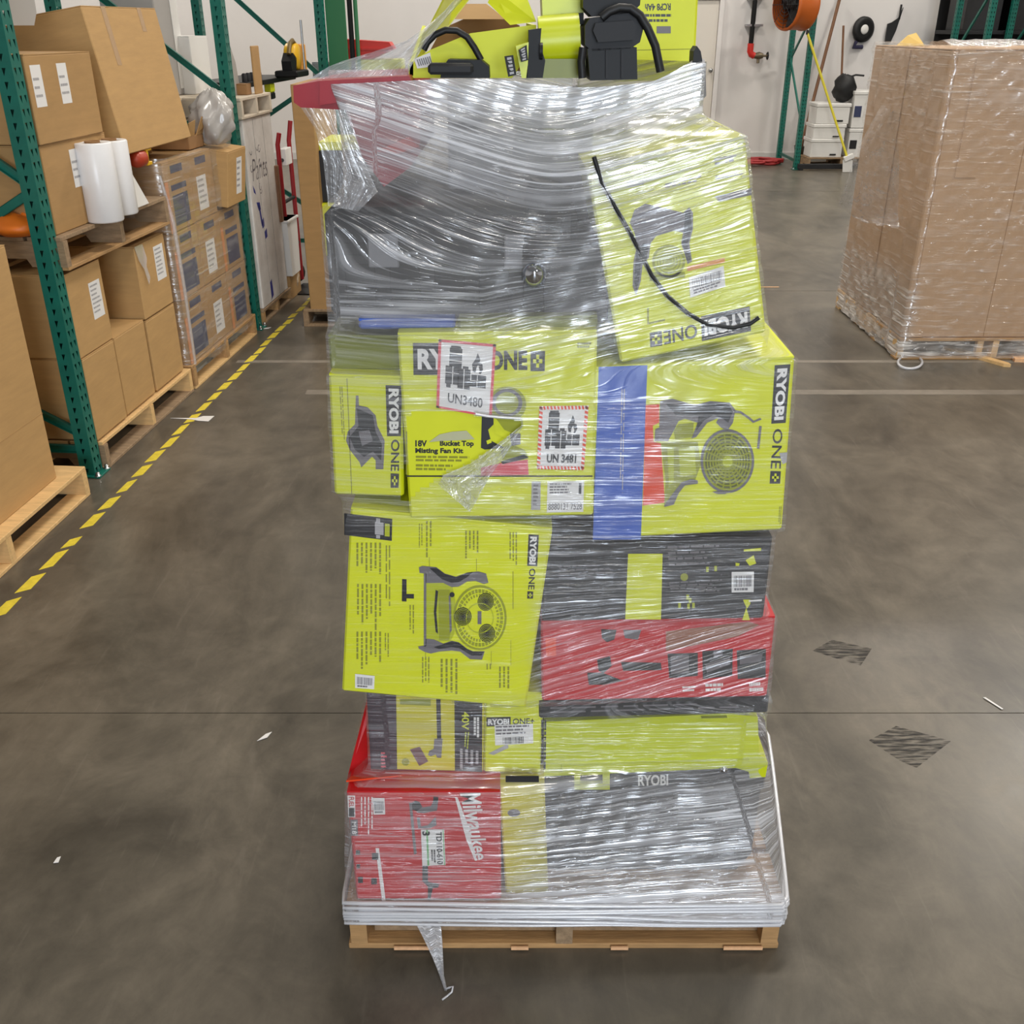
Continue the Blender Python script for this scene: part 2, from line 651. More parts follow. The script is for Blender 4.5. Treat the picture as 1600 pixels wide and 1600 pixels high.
struct('wall_back', MB().box(-9, 13, 16.6, 16.8, 0, 7.2, wall_m))
struct('wall_left', MB().box(-9, -8.8, -10, 16.6, 0, 7.2, wall_m))
struct('wall_right', MB().box(13, 13.2, -10, 16.6, 0, 7.2, wall_m))
struct('wall_front', MB().box(-9, 13, -10.2, -10, 0, 7.2, wall_g))
struct('ceiling', MB().box(-9.2, 13.2, -10.2, 16.8, 7.2, 7.3, ceil_m))
struct('baseboard_back', MB().box(-9, 13, 16.585, 16.6, 0, 0.1, wall_g))

# door in the back wall: frame, leaf, knob
dx1 = W(1119, 130, 16.5).x
door = thing('door_1', None, None, loc=(dx1 - 0.5, 16.6, 0))
door['kind'] = 'structure'
MB().cbox(-0.46, 0.46, -0.05, 0.0, 0.01, 2.25, door_m, c=0.004).build('leaf', door)
f = MB()
f.box(-0.53, -0.465, -0.08, 0, 0, 2.32, wall_m)
f.box(0.465, 0.53, -0.08, 0, 0, 2.32, wall_m)
f.box(-0.465, 0.465, -0.08, 0, 2.255, 2.32, wall_m)
f.build('frame', door)
kz = W(1110, 110, 16.5).z
MB().lathe([(0, 0.075), (0.026, 0.07), (0.034, 0.05), (0.026, 0.032), (0.012, 0.028), (0.012, 0.0)], steel, 14,
           Matrix.Translation((0.40, -0.05, kz)) @ Matrix.Rotation(PI / 2, 4, 'X')).build('knob', door)

# hazard tape line on the floor: yellow dashes, each its own piece
r_ = random.Random(3)
tp = thing('floor_marking_tape', 'worn yellow dashed tape line along the floor beside the left rack', 'tape', loc=(-1.86, 3.045, 0))
dirv = Vector((0.0615, 1.0, 0)).normalized()
nrm = Vector((dirv.y, -dirv.x, 0))
y = -0.35
k = 0
while y < 5.3:
    ln = 0.098 + r_.uniform(-0.014, 0.012)
    if k == 5:
        ln *= 0.5
    w = 0.023 * r_.uniform(0.8, 1.0)
    a = dirv * y + nrm * r_.uniform(-0.006, 0.006)
    b = a + dirv * ln
    sk = dirv * 0.034
    MB().prism([a - nrm * w - sk, a + nrm * w, b + nrm * w * 0.9 + sk, b - nrm * w * 0.9], (0, 0, 0.0012), yellow_pt).build('tape_dash', tp)
    y += 0.177
    k += 1


# ------------------------------------------------------------------ pallets
def pallet(label, M, w, d, mats, seed, group='wooden pallets', h=0.14, nd=6, along='y', wear=1.0):
    """deck boards and bottom boards cross three stringers that run along local x ('x') or y"""
    t = thing('wooden_pallet', label, 'pallet', M, group)
    rr = random.Random(seed)
    R = Matrix.Identity(4) if along == 'x' else Matrix.Translation((w, 0, 0)) @ Matrix.Rotation(PI / 2, 4, 'Z')
    if along != 'x':
        w, d = d, w
    j = lambda a: rr.uniform(-a, a) * wear
    for i in range(3):
        yc = 0.02 + (d - 0.04) * i / 2
        m_ = MB()
        pts, n0 = [], 0
        y0, y1 = yc - 0.019, yc + 0.019
        zb, zt = 0.016, h - 0.018
        nt_ = 0.035
        pr = [(0, zb), (w * .16, zb), (w * .18, zb + nt_), (w * .38, zb + nt_), (w * .40, zb), (w * .60, zb), (w * .62, zb + nt_), (w * .82, zb + nt_), (w * .84, zb), (w, zb), (w, zt), (0, zt)]
        m_.prism([(x, y0, z) for x, z in pr], (0, y1 - y0, 0), rr.choice(mats), R)
        m_.build('stringer', t)
    for i in range(nd):
        bw = w / nd * (0.86 if i not in (0, nd - 1) else 0.92)
        x0 = (w - bw) * i / (nd - 1)
        MB().cbox(x0, x0 + bw, j(0.008), d + j(0.008), h - 0.018, h, rr.choice(mats), R @ Matrix.Rotation(j(0.006), 4, 'Z'), 0.002).build('deck_board', t)
    for i in range(4):
        bw = 0.09
        x0 = (w - bw) * i / 3
        MB().cbox(x0, x0 + bw, j(0.006), d + j(0.006), 0.0, 0.016, rr.choice(mats), R, 0.002).build('bottom_board', t)
    return t


# ------------------------------------------------------------------ cartons
def carton(name, label, M, w, d, h, m, group=None, cat='box', flaps=True, c=0.004, tape=False, m_top=None):
    t = thing(name, label, cat, M, group)
    MB().cbox(0, w, 0, d, 0, h - (0.004 if flaps else 0), m, c=c).build('body', t)
    if flaps:
        g = 0.002
        for y0, y1 in ((0.001, d / 2 - g), (d / 2 + g, d - 0.001)):
            MB().box(0.001, w - 0.001, y0, y1, h - 0.004, h, m_top or m).build('flap', t)
    if tape:
        MB().box(0.0, w, d / 2 - 0.025, d / 2 + 0.025, h, h + 0.0008, tape_m).build('tape', t)
    return t

# ================================================================== the wrapped pallet load in the middle
TOWER = []          # world corner sets that the stretch film is pulled around


def px_box(name, label, quad, Y, depth, m, cat='box', flaps=True, hull=True, c=0.004, group=None):
    """carton whose front face stands at depth Y where the photograph shows it; a true rectangle, tilted in its plane"""
    a, b, c_, d_ = [W(x, y, Y) for x, y in quad]
    ux = ((b - a) + (c_ - d_)) * 0.5
    w = ux.length
    ux.normalize()
    uz0 = ((a - d_) + (b - c_)) * 0.5
    uy = Vector((0, 1, 0))
    uz = ux.cross(uy)
    uz.normalize()
    h = abs(uz0.dot(uz))
    cen = (a + b + c_ + d_) * 0.25
    o = cen - ux * w / 2 - uz * h / 2
    M = Matrix(((ux.x, uy.x, uz.x, o.x), (ux.y, uy.y, uz.y, o.y), (ux.z, uy.z, uz.z, o.z), (0, 0, 0, 1)))
    t = carton(name, label, M, w, depth, h, m, flaps=flaps, c=c, cat=cat, group=group)
    t['dims'] = (w, depth, h)
    if hull:
        TOWER.append([M @ Vector((x, y, z)) for x in (0, w) for y in (0, depth) for z in (0, h)])
    return t


def crop(ox, oy, s):
    return lambda *pts: [(ox + x / s, oy + y / s) for x, y in pts]


def logo(pr, quad, txt, bg_m, fg_m, l=1, bold=0.045, mx=0.06, my=0.17):
    fn = pr.frame(quad)
    if bg_m:
        pr.rect(fn, 0, 0, 1, 1, bg_m, l)
    pr.text(fn, txt, mx, my, 1 - mx, 1 - my, fg_m, l + 1, bold)


def plus(pr, quad, l=1, dark=black_p, light=lime):
    fn = pr.frame(quad)
    pr.rect(fn, 0, 0, 1, 1, dark, l)
    pr.rect(fn, .40, .18, .60, .82, light, l + 1)
    pr.rect(fn, .18, .40, .82, .60, light, l + 1)


def battery_label(pr, quad, txt, border, dashed):
    """dangerous goods battery label: border, stacked cells with a flame, number"""
    fn = pr.frame(quad)
    pr.rect(fn, 0, 0, 1, 1, white_p, 3)
    if dashed:
        n = 14
        for i in range(n):
            a, b = i / n, (i + .58) / n
            pr.poly(fn, [(a, 0), (b, 0), (b + .02, .055), (a + .02, .055)], border, 4)
            pr.poly(fn, [(a, .945), (b, .945), (b + .02, 1), (a + .02, 1)], border, 4)
            pr.poly(fn, [(0, a), (.07, a + .02), (.07, b + .02), (0, b)], border, 4)
            pr.poly(fn, [(.93, a), (1, a + .02), (1, b + .02), (.93, b)], border, 4)
    else:
        pr.rect(fn, 0, 0, 1, .035, border, 4)
        pr.rect(fn, 0, .97, 1, 1, border, 4)
        pr.rect(fn, 0, 0, .05, 1, border, 4)
        pr.rect(fn, .95, 0, 1, 1, border, 4)
    k = black_p if dashed else mat('label_dark_print', (62, 62, 66), 0.5)
    for u0, v0, u1, v1 in ((.20, .10, .42, .40), (.22, .07, .40, .10), (.14, .36, .38, .62), (.16, .62, .24, .67), (.36, .38, .58, .66), (.60, .44, .86, .52), (.56, .53, .86, .61), (.44, .34, .54, .38)):
        pr.rect(fn, u0, v0, u1, v1, k, 4)
    for u0, v0, u1, v1 in ((.20, .17, .42, .185), (.20, .27, .42, .285), (.14, .45, .38, .46), (.26, .36, .275, .62), (.46, .38, .475, .66), (.70, .44, .71, .61)):
        pr.rect(fn, u0, v0, u1, v1, white_p, 5)
    pr.poly(fn, [(.62, .40), (.60, .30), (.66, .22), (.69, .14), (.74, .22), (.73, .27), (.78, .28), (.80, .35), (.76, .42)], k, 4)
    pr.poly(fn, [(.67, .41), (.68, .34), (.71, .30), (.74, .38), (.72, .42)], white_p, 5)
    pr.text(fn, txt, .20, .75, .82, .89, k, 4, 0.04 if dashed else 0.015)


def sticker(pr, quad, seed, l=3, code=True):
    fn = pr.frame(quad)
    pr.rect(fn, 0, 0, 1, 1, paper, l)
    if code:
        pr.barcode(fn, .1, .18, .9, .72, grey_p, l + 1, seed)
        pr.lines(fn, .12, .78, .88, .92, 1, grey_p, l + 1, .8, seed)
    else:
        pr.lines(fn, .1, .12, .9, .9, 5, grey_p, l + 1, .55, seed)




# ------------------------------------------------------------------ stretch film pulled round a load
def hull2d(p):
    p = sorted(set(map(tuple, np.round(p, 5))))
    if len(p) < 3:
        return p

    def half(q):
        h = []
        for a in q:
            while len(h) > 1 and (h[-1][0] - h[-2][0]) * (a[1] - h[-2][1]) - (h[-1][1] - h[-2][1]) * (a[0] - h[-2][0]) <= 0:
                h.pop()
            h.append(a)
        return h[:-1]
    return half(p) + half(p[::-1])


def wrap(sets, center, zs, nth, off, close, sag=None, blur=1):
    """radius of the film round center for every height and direction (nz x nth)"""
    th = np.linspace(0, 2 * PI, nth, endpoint=False)
    D = np.stack([np.cos(th), np.sin(th)], 1)
    R = np.zeros((len(zs), nth))
    for i, z in enumerate(zs):
        pts = []
        for S in sets:
            for a in range(len(S)):
                for b in range(a, len(S)):
                    za, zb = S[a].z, S[b].z
                    if a == b:
                        continue
                    if (za - z) * (zb - z) <= 0:
                        k = 0.5 if abs(zb - za) < 1e-9 else (z - za) / (zb - za)
                        p = S[a].lerp(S[b], k)
                        pts.append((p.x, p.y))
                        if abs(zb - za) < 1e-9:
                            pts += [(S[a].x, S[a].y), (S[b].x, S[b].y)]
        if len(pts) < 3:
            continue
        h = np.array(hull2d(np.array(pts))) - np.array(center)
        nx = np.roll(h, -1, 0)
        e = nx - h
        for k in range(len(h)):
            den = D[:, 0] * e[k, 1] - D[:, 1] * e[k, 0]
            with np.errstate(divide='ignore', invalid='ignore'):
                t = (h[k, 0] * e[k, 1] - h[k, 1] * e[k, 0]) / den
                s = (h[k, 0] * D[:, 1] - h[k, 1] * D[:, 0]) / den
            ok = (t > 0) & (s >= -1e-6) & (s <= 1 + 1e-6)
            R[i] = np.where(ok & (t > R[i]), t, R[i])
    for i in range(len(zs)):                 # heights without a load take the nearest one
        if R[i].max() == 0:
            j = min((j for j in range(len(zs)) if R[j].max() > 0), key=lambda j: abs(j - i))
            R[i] = R[j]
    n = len(zs)

    def filt(A, k, f):
        return np.array([f(A[max(0, i - k):min(n, i + k + 1)], axis=0) for i in range(n)])
    if close:
        R = filt(filt(R, close, np.max), close, np.min)
    if sag:                                  # film stretched straight between two heights
        i0, i1 = [min(range(n), key=lambda i: abs(zs[i] - z)) for z in sag]
        for j in range(nth):
            seg = R[i0:i1 + 1, j]
            hh = []
            for x, y in enumerate(seg):
                while len(hh) > 1 and (hh[-1][0] - hh[-2][0]) * (y - hh[-2][1]) - (hh[-1][1] - hh[-2][1]) * (x - hh[-2][0]) >= 0:
                    hh.pop()
                hh.append((x, y))
            R[i0:i1 + 1, j] = np.interp(np.arange(len(seg)), [a for a, _ in hh], [b for _, b in hh])
    for _ in range(blur):
        P = np.pad(R, ((1, 1), (0, 0)), 'edge')
        R = np.maximum(R, (P[:-2] + 2 * P[1:-1] + P[2:]) / 4)
    return th, R + off


def inside(px, py, poly):
    c = False
    j = len(poly) - 1
    for i in range(len(poly)):
        (x0, y0), (x1, y1) = poly[i], poly[j]
        if (y0 > py) != (y1 > py) and px < (x1 - x0) * (py - y0) / (y1 - y0) + x0:
            c = not c
        j = i
    return c


def project(p):
    v = p - EYE
    c, s = math.cos(PITCH), math.sin(PITCH)
    d = v.y * c - v.z * s
    return 800 + FOCAL * v.x / d, 800 - FOCAL * (v.y * s + v.z * c) / d


def smooth01(x, a, b):
    t = min(1, max(0, (x - a) / (b - a)))
    return t * t * (3 - 2 * t)


def film_mesh(name, th, R, zs, center, material, parent=None, ztop=None, hole=None, film_haze=None, slant=None, wob=0.0006):
    nz, nt = R.shape
    vs, uvs, lay = [], [], []
    for i in range(nz):
        arc = 0.0
        for j in range(nt):
            r = R[i, j] + wob * (math.sin(th[j] * 23 + zs[i] * 31) + math.sin(th[j] * 41 - zs[i] * 57 + 1.3))
            z = zs[i]
            if ztop is not None:
                z = min(z, ztop(th[j]))
            p = Vector((center[0] + r * math.cos(th[j]), center[1] + r * math.sin(th[j]), z))
            vs.append(p)
            u = p.x if abs(math.sin(th[j])) > .6 else p.y + 3
            uvs.append((u, z - (slant(p) if slant else 0)))
            lay.append(film_haze(p) if film_haze else 1.0)
    fs = []
    for i in range(nz - 1):
        for j in range(nt):
            q = (i * nt + j, i * nt + (j + 1) % nt, (i + 1) * nt + (j + 1) % nt, (i + 1) * nt + j)
            if ztop is not None and vs[q[0]].z == vs[q[3]].z and vs[q[1]].z == vs[q[2]].z:
                continue
            if hole is not None:
                c = (vs[q[0]] + vs[q[2]]) * 0.5
                if hole(c):
                    continue
            fs.append(q)
    me = bpy.data.meshes.new(name)
    me.from_pydata([tuple(v) for v in vs], [], fs)
    ul = me.uv_layers.new(name='UVMap')
    idx = np.empty(len(me.loops), dtype=np.int32)
    me.loops.foreach_get('vertex_index', idx)
    ul.data.foreach_set('uv', np.array(uvs)[idx].ravel())
    at = me.attributes.new('film_haze', 'FLOAT', 'POINT')
    at.data.foreach_set('value', lay)
    me.materials.append(material)
    me.polygons.foreach_set('use_smooth', [True] * len(me.polygons))
    me.update()
    o = bpy.data.objects.new(name, me)
    COL.objects.link(o)
    if parent is not None:
        o.parent = parent
    return o


def sheet(name, grid, material, parent=None, uvscale=(1, 1)):
    """film sheet from a grid of points"""
    n, k = len(grid), len(grid[0])
    me = bpy.data.meshes.new(name)
    vs = [tuple(p) for row in grid for p in row]
    me.from_pydata(vs, [], [(i * k + j, i * k + j + 1, (i + 1) * k + j + 1, (i + 1) * k + j) for i in range(n - 1) for j in range(k - 1)])
    ul = me.uv_layers.new(name='UVMap')
    idx = np.empty(len(me.loops), dtype=np.int32)
    me.loops.foreach_get('vertex_index', idx)
    uv = np.array([(j / (k - 1) * uvscale[0], i / (n - 1) * uvscale[1]) for i in range(n) for j in range(k)])
    ul.data.foreach_set('uv', uv[idx].ravel())
    at = me.attributes.new('film_haze', 'FLOAT', 'POINT')
    at.data.foreach_set('value', [1.0] * len(vs))
    me.materials.append(material)
    me.polygons.foreach_set('use_smooth', [True] * len(me.polygons))
    o = bpy.data.objects.new(name, me)
    COL.objects.link(o)
    if parent is not None:
        o.parent = parent
    return o


# ---- the pallet under the load
PX0, PW = -0.372, 0.985
mainp = pallet('brown wooden pallet under the film-wrapped tool boxes, film strand hanging from it', Matrix.Translation((PX0, 1.60, 0)), PW, 1.16,
       [wood, wood_g, wood], 5, group=None, h=0.145, nd=7)
TOWER.append([Vector((x, y, z)) for x in (PX0, PX0 + PW) for y in (1.598, 2.76) for z in (0.06, 0.145)])

MB().cbox(0.05, PW - 0.03, 0.035, 0.055, 0.018, 0.122, wood_g, c=0.002).build('inner_board', mainp)
for x0, x1 in ((.10, .19), (.37, .41), (.60, .64), (.86, .95)):
    MB().box(x0, x1, -0.009, -0.005, 0.006, 0.015, wood_end).build('split_edge', mainp)

# ---- bottom layer: red carton, pale lime carton, lidded tool chest
c5 = crop(520, 1070, 4.571)
t = px_box('red_tool_carton', 'red tool carton with white script lettering, bottom left of the wrapped load', [(548, 1238), (783, 1236), (782, 1407), (551, 1405)], 1.605, .62, red)
pr = Print(t)
F = pr.frame(c5((880, 1255), (1000, 1255), (1000, 1255), (880, 1255)))
# white script word runs down the right side, leaning
logo(pr, c5((1055, 770), (1110, 1245), (1010, 1250), (905, 775)), 'Milwaukee', None, white_p, 1, 0.02, 0, 0)
pr.poly(None, c5((872, 800), (892, 805), (960, 985), (985, 1100), (1030, 1255), (1015, 1255), (955, 1110), (925, 1000)), white_p, 1)
pr.build('logo')
pr = Print(t)
pr.poly(None, c5((305, 1165), (330, 1165), (378, 1540), (352, 1540)), white_p, 1)
pr.build('white_stripe')
pr = Print(t)
q = c5((160, 790), (160, 945), (112, 945), (105, 790))
fn = pr.frame(q)
pr.rect(fn, 0, 0, 1, 1, white_p, 1)
pr.text(fn, 'FUEL', .06, .15, .52, .85, red, 2)
pr.rect(fn, .56, .1, .96, .9, black_p, 2)
q = c5((178, 962), (180, 1078), (128, 1078), (124, 962))
fn = pr.frame(q)
pr.rect(fn, 0, 0, 1, 1, grey_p, 1)
pr.text(fn, 'M18', .12, .2, .88, .8, white_p, 2)
sticker(pr, c5((285, 805), (370, 805), (375, 922), (292, 925)), 5)
fn = pr.frame(c5((285, 800), (285, 1090), (185, 1090), (185, 800)))
pr.lines(fn, 0, 0, 1, 1, 4, white_p, 1, .35, 8)
for a in ((165, 1180, 195, 1215), (280, 1200, 325, 1250), (170, 1280, 195, 1310), (180, 1370, 215, 1415), (275, 1380, 315, 1425)):
    pr.poly(None, c5((a[0], a[1]), (a[2], a[1]), (a[2], a[3]), (a[0], a[3])), black_p, 1)
pr.build('front_print')
pr = Print(t)
for P_ in ([(545, 840), (565, 840), (600, 1205), (580, 1210)],):
    pr.poly(None, c5(*P_), grey_p, 2)
pr.poly(None, c5((565, 840), (590, 825), (620, 835), (640, 870), (600, 900), (568, 890)), black_p, 2)
pr.poly(None, c5((600, 880), (700, 865), (735, 800), (755, 815), (745, 895), (650, 915), (600, 910)), grey_p, 2)
pr.poly(None, c5((720, 795), (755, 800), (750, 835), (715, 840)), black_p, 3)
pr.poly(None, c5((600, 945), (622, 945), (630, 1010), (680, 1000), (735, 940), (742, 1000), (690, 1025), (610, 1025)), grey_p, 2)
pr.poly(None, c5((640, 1290), (680, 1290), (680, 1405), (760, 1420), (755, 1445), (715, 1450), (695, 1540), (678, 1535), (680, 1440), (640, 1400)), black_p, 2)
pr.build('tool_picture')
pr = Print(t)
fn = pr.frame(c5((795, 1030), (806, 1283), (640, 1288), (630, 1030)))
pr.rect(fn, 0, 0, 1, 1, white_p, 4)
pr.rect(fn, 0, .70, 1, .78, green_lab, 5)
pr.rect(fn, 0, .02, 1, .06, green_lab, 5)
pr.text(fn, 'TD110-610', .06, .10, .97, .36, black_p, 5, 0.03)
pr.text(fn, '3', .04, .62, .16, .95, black_p, 5, 0.04)
pr.lines(fn, .55, .42, .96, .64, 2, black_p, 5, .6, 4)
pr.build('warehouse_label')
# its torn top flap leans up at the left
a, b, c_, d_ = W(541, 1222, 1.66), W(577, 1205, 1.70), W(585, 1098, 1.72), W(574, 1092, 1.72)
fl = MB().prism([a, b, c_, d_], (0, 0.004, 0), red)
fl.prism([W(541, 1222, 1.62), W(640, 1212, 1.66), W(640, 1206, 1.70), W(560, 1205, 1.70)], (0, 0, 0.004), red_o)
fl.build('torn_flap', t, world=True)

t = px_box('pale_lime_carton', 'narrow pale lime carton between the red carton and the black tool chest', [(785, 1226), (856, 1226), (852, 1396), (785, 1400)], 1.63, .5, ylw)
pr = Print(t)
pr.ell(None, 803, 1270, 10, 6, grey_p)
pr.build('front_mark')
pr = Print(t)
pr.poly(None, [(790, 1212), (842, 1212), (842, 1222), (790, 1222)], black_p)
pr.build('front_print')

# tool chest: ribbed black body, lime lid with corner lugs, latch
c6 = crop(820, 1180, 3.81)
t = thing('tool_chest', 'black plastic tool chest with a lime lid on the pallet', 'tool chest', loc=(W(851, 1290, 1.70).x, 1.70, 0.146))
ZT = W(900, 1200, 1.70).z - 0.146
bw = W(1180, 1290, 1.70).x - W(851, 1290, 1.70).x
b_ = MB()
b_.prism([(0.012, 0, 0.0), (bw - 0.03, 0, 0.0), (bw, 0, 0.05), (bw, 0, ZT), (0, 0, ZT), (0, 0, 0.05)], (0, .5, 0), dkgrey_pl)
b_.build('body', t)
for i in range(9):
    x = 0.03 + i * (bw - 0.07) / 8
    MB().cbox(x, x + 0.016, -0.006, 0.0, 0.04, ZT - 0.07, black_pl, c=0.002).build('rib', t)
MB().cbox(-0.004, bw + 0.004, -0.009, 0.0, ZT - 0.055, ZT - 0.004, black_pl, c=0.003).build('rim', t)
# lid in world space
lq = [W(x, y, 1.68) for x, y in ((850, 1213), (1150, 1200), (1170, 1206), (1172, 1216), (1196, 1214), (1200, 1192), (1186, 1178), (1184, 1120), (1140, 1115), (850, 1128))]
MB().prism(lq, (0, .5, 0), lime_p).build('lid', t, world=True)
m_ = MB()
m_.prism([W(x, y, 1.68) for x, y in ((878, 1194), (1170, 1184), (1172, 1194), (878, 1204))], (0, -0.008, 0), lime_p)
m_.prism([W(x, y, 1.68) for x, y in ((1095, 1118), (1135, 1117), (1110, 1134))], (0, -0.010, 0), lime_p)
m_.build('lid_rib', t, world=True)
m_ = MB()
for q in ([(897, 1200), (952, 1198), (952, 1204), (897, 1206)], [(897, 1220), (952, 1219), (952, 1228), (897, 1228)], [(897, 1206), (906, 1206), (906, 1221), (897, 1221)], [(941, 1204), (952, 1204), (952, 1221), (941, 1221)]):
    m_.prism([W(x, y, 1.69) for x, y in q], (0, -0.012, 0), lime_p)
m_.build('latch', t, world=True)
m_ = MB().lathe([(0, 0.014), (0.008, 0.012), (0.010, 0.0)], chrome, 12, Matrix.Translation(W(1130, 1199, 1.68)) @ Matrix.Rotation(PI / 2, 4, 'X'))
m_.build('screw', t, world=True)
pr = Print(t, y0=-0.010)
pr.text(pr.frame([(997, 1211), (1044, 1210), (1044, 1227), (997, 1228)]), 'RYOBI', 0, 0, 1, 1, white_p, 1, 0.03)
pr.build('logo_lettering')
cx0 = W(851, 1290, 1.70).x
TOWER.append([Vector((x, y, z)) for x in (cx0, cx0 + bw) for y in (1.69, 2.2) for z in (.15, .44)])
TOWER.append([W(x, y, Y_) for x, y in ((850, 1128), (1190, 1118), (1200, 1192), (850, 1213)) for Y_ in (1.67, 2.18)])

# ---- second layer: trimmer carton, small lime carton, thin black carton
t = px_box('trimmer_carton', 'yellow and dark printed string trimmer carton on the red carton', [(575, 1075), (757, 1080), (756, 1207), (580, 1203)], 1.665, .55, ylw)
pr = Print(t)
pr.poly(None, c5((240, 20), (452, 30), (460, 606), (272, 600)), plum, 1)
pr.poly(None, c5((868, 40), (1068, 50), (1066, 622), (872, 612)), black_p, 1)
pr.poly(None, c5((738, 100), (770, 100), (775, 385), (745, 385)), black_p, 1)
pr.poly(None, c5((725, 385), (785, 380), (775, 520), (745, 518), (735, 495), (700, 510), (680, 500), (690, 470), (720, 455)), grey_p, 2)
pr.poly(None, c5((550, 460), (622, 440), (682, 545), (618, 578)), mat('battery_print', (116, 84, 84), .5), 2)
pr.ell(None, 520 + 520 / 4.571, 1070 + 550 / 4.571, 6, 6, lime_d)
pr.poly(None, c5((480, 100), (700, 105), (700, 150), (480, 140)), lime_d)
fn = pr.frame(c5((975, 190), (972, 320), (920, 320), (922, 190)))
pr.text(fn, '40V', 0, 0, 1, 1, lime, 2)
pr.lines(pr.frame(c5((1045, 230), (1045, 380), (1000, 380), (1000, 230))), 0, 0, 1, 1, 2, white_p, 2, .7)
pr.lines(pr.frame(c5((975, 335), (965, 460), (930, 460), (935, 335))), 0, 0, 1, 1, 2, lime_m, 2, .5)
pr.lines(pr.frame(c5((1040, 470), (1040, 600), (890, 600), (890, 450))), 0, 0, 1, 1, 4, grey_l, 2, .5, 3)
pr.lines(pr.frame(c5((345, 480), (385, 480), (385, 600), (345, 600))), 0, 0, 1, 1, 5, pink_p, 2, .5, 3)
pr.build('front_print')
t = px_box('small_lime_carton', 'small lime carton with a grey sticker beside the trimmer carton', [(757, 1080), (848, 1082), (846, 1209), (757, 1207)], 1.66, .5, lime)
pr = Print(t)
logo(pr, c5((1097, 232), (1270, 228), (1270, 292), (1099, 297)), 'RYOBI', black_p, white_p)
pr.text(pr.frame(c5((1285, 240), (1440, 236), (1440, 280), (1285, 285))), 'ONE+', 0, 0, 1, 1, black_p, 1)
fn = pr.frame(c5((1155, 285), (1430, 275), (1432, 415), (1160, 430)))
pr.rect(fn, 0, 0, 1, 1, paper, 3)
pr.lines(fn, .03, .05, .97, .55, 3, grey_p, 4, .5, 3)
pr.barcode(fn, .2, .62, .75, .95, black_p, 4)
pr.poly(None, c5((1110, 490), (1250, 420), (1255, 450), (1150, 500)), grey_l, 1)
pr.lines(pr.frame(c5((1525, 250), (1520, 620), (1480, 620), (1480, 250))), 0, 0, 1, 1, 2, black_p, 1, .6)
pr.build('front_print')
t = px_box('thin_black_carton', 'thin black carton lying between the red pack and the lime lid', [(842, 1096), (1202, 1088), (1200, 1114), (842, 1124)], 1.655, .5, black_b)
pr = Print(t)
pr.lines(pr.frame([(860, 1105), (1190, 1096), (1190, 1108), (860, 1118)]), 0, 0, 1, 1, 2, grey_p, 1, .4, 2)
pr.build('front_print')

# ---- third layer: red pack, black carton, big lime fan carton
c4 = crop(820, 820, 3.902)
t = px_box('red_tool_pack', 'red tool pack with dark pictures below the black carton', [(846, 972), (1207, 962), (1203, 1090), (846, 1095)], 1.635, .55, red)
pr = Print(t)
for q in ([(585, 835), (830, 840), (835, 885), (600, 890)], [(870, 785), (1055, 780), (1055, 920), (880, 935)], [(1082, 770), (1268, 755), (1265, 920), (1085, 940)], [(1292, 765), (1470, 755), (1468, 930), (1298, 940)]):
    pr.poly(None, c4(*q), black_b, 1)
for q in ([(890, 800), (1000, 790), (1000, 900), (890, 910)], [(1100, 850), (1250, 800), (1250, 850), (1110, 900)], [(1310, 800), (1450, 785), (1440, 830), (1310, 850)], [(1150, 765), (1205, 765), (1205, 800), (1150, 805)]):
    pr.poly(None, c4(*q), grey_p, 2)
pr.poly(None, c4((465, 635), (560, 640), (545, 700), (500, 715), (470, 690)), black_b, 1)
pr.poly(None, c4((600, 640), (710, 640), (690, 700), (610, 690)), grey_p, 1)
pr.poly(None, c4((440, 820), (520, 800), (530, 860), (480, 905), (450, 890)), black_b, 1)
pr.poly(None, c4((380, 900), (470, 900), (600, 950), (480, 975), (390, 975)), black_b, 1)
for i, q in enumerate(([(960, 985), (1045, 980), (1045, 1020), (965, 1025)], [(1100, 970), (1255, 962), (1255, 1022), (1103, 1026)], [(1368, 962), (1465, 955), (1462, 1025), (1370, 1030)])):
    pr.lines(pr.frame(c4(*q)), 0, 0, 1, 1, 2, white_p, 1, .6, i)
pr.poly(None, c4((860, 650), (1360, 590), (1430, 610), (1300, 680), (860, 770)), mat('tan_print', (150, 96, 70), .5), 1)
for i, q in enumerate(([(125, 690), (190, 690), (190, 800), (130, 800)],)):
    pr.poly(None, c4(*q), red_o, 1)
pr.build('front_print')

t = px_box('black_tool_carton', 'black carton with a lime panel and a small white barcode', [(846, 845), (1203, 838), (1197, 968), (848, 970)], 1.62, .55, black_b)
pr = Print(t)
pr.poly(None, c4((630, 176), (840, 176), (830, 577), (612, 575)), lime, 1)
sticker(pr, c4((1260, 285), (1396, 282), (1394, 408), (1260, 410)), 9)
for q in ([(1345, 215), (1395, 185), (1410, 235), (1370, 250)], [(1325, 580), (1350, 505), (1372, 580)], [(1330, 455), (1375, 455), (1375, 480), (1355, 510), (1340, 480)], [(1285, 230), (1310, 235), (1305, 250), (1285, 250)], [(1335, 150), (1440, 140), (1440, 158), (1335, 162)]):
    pr.poly(None, c4(*q), lime, 1)
pr.ell(None, 820 + 972 / 3.902, 820 + 318 / 3.902, 6, 6, lime_d)
for x, y in ((1105, 255), (1155, 250), (985, 425), (1000, 445), (935, 475), (990, 480), (1020, 475)):
    pr.poly(None, c4((x, y), (x + 16, y), (x + 16, y + 32), (x, y + 32)), lime_m, 1)
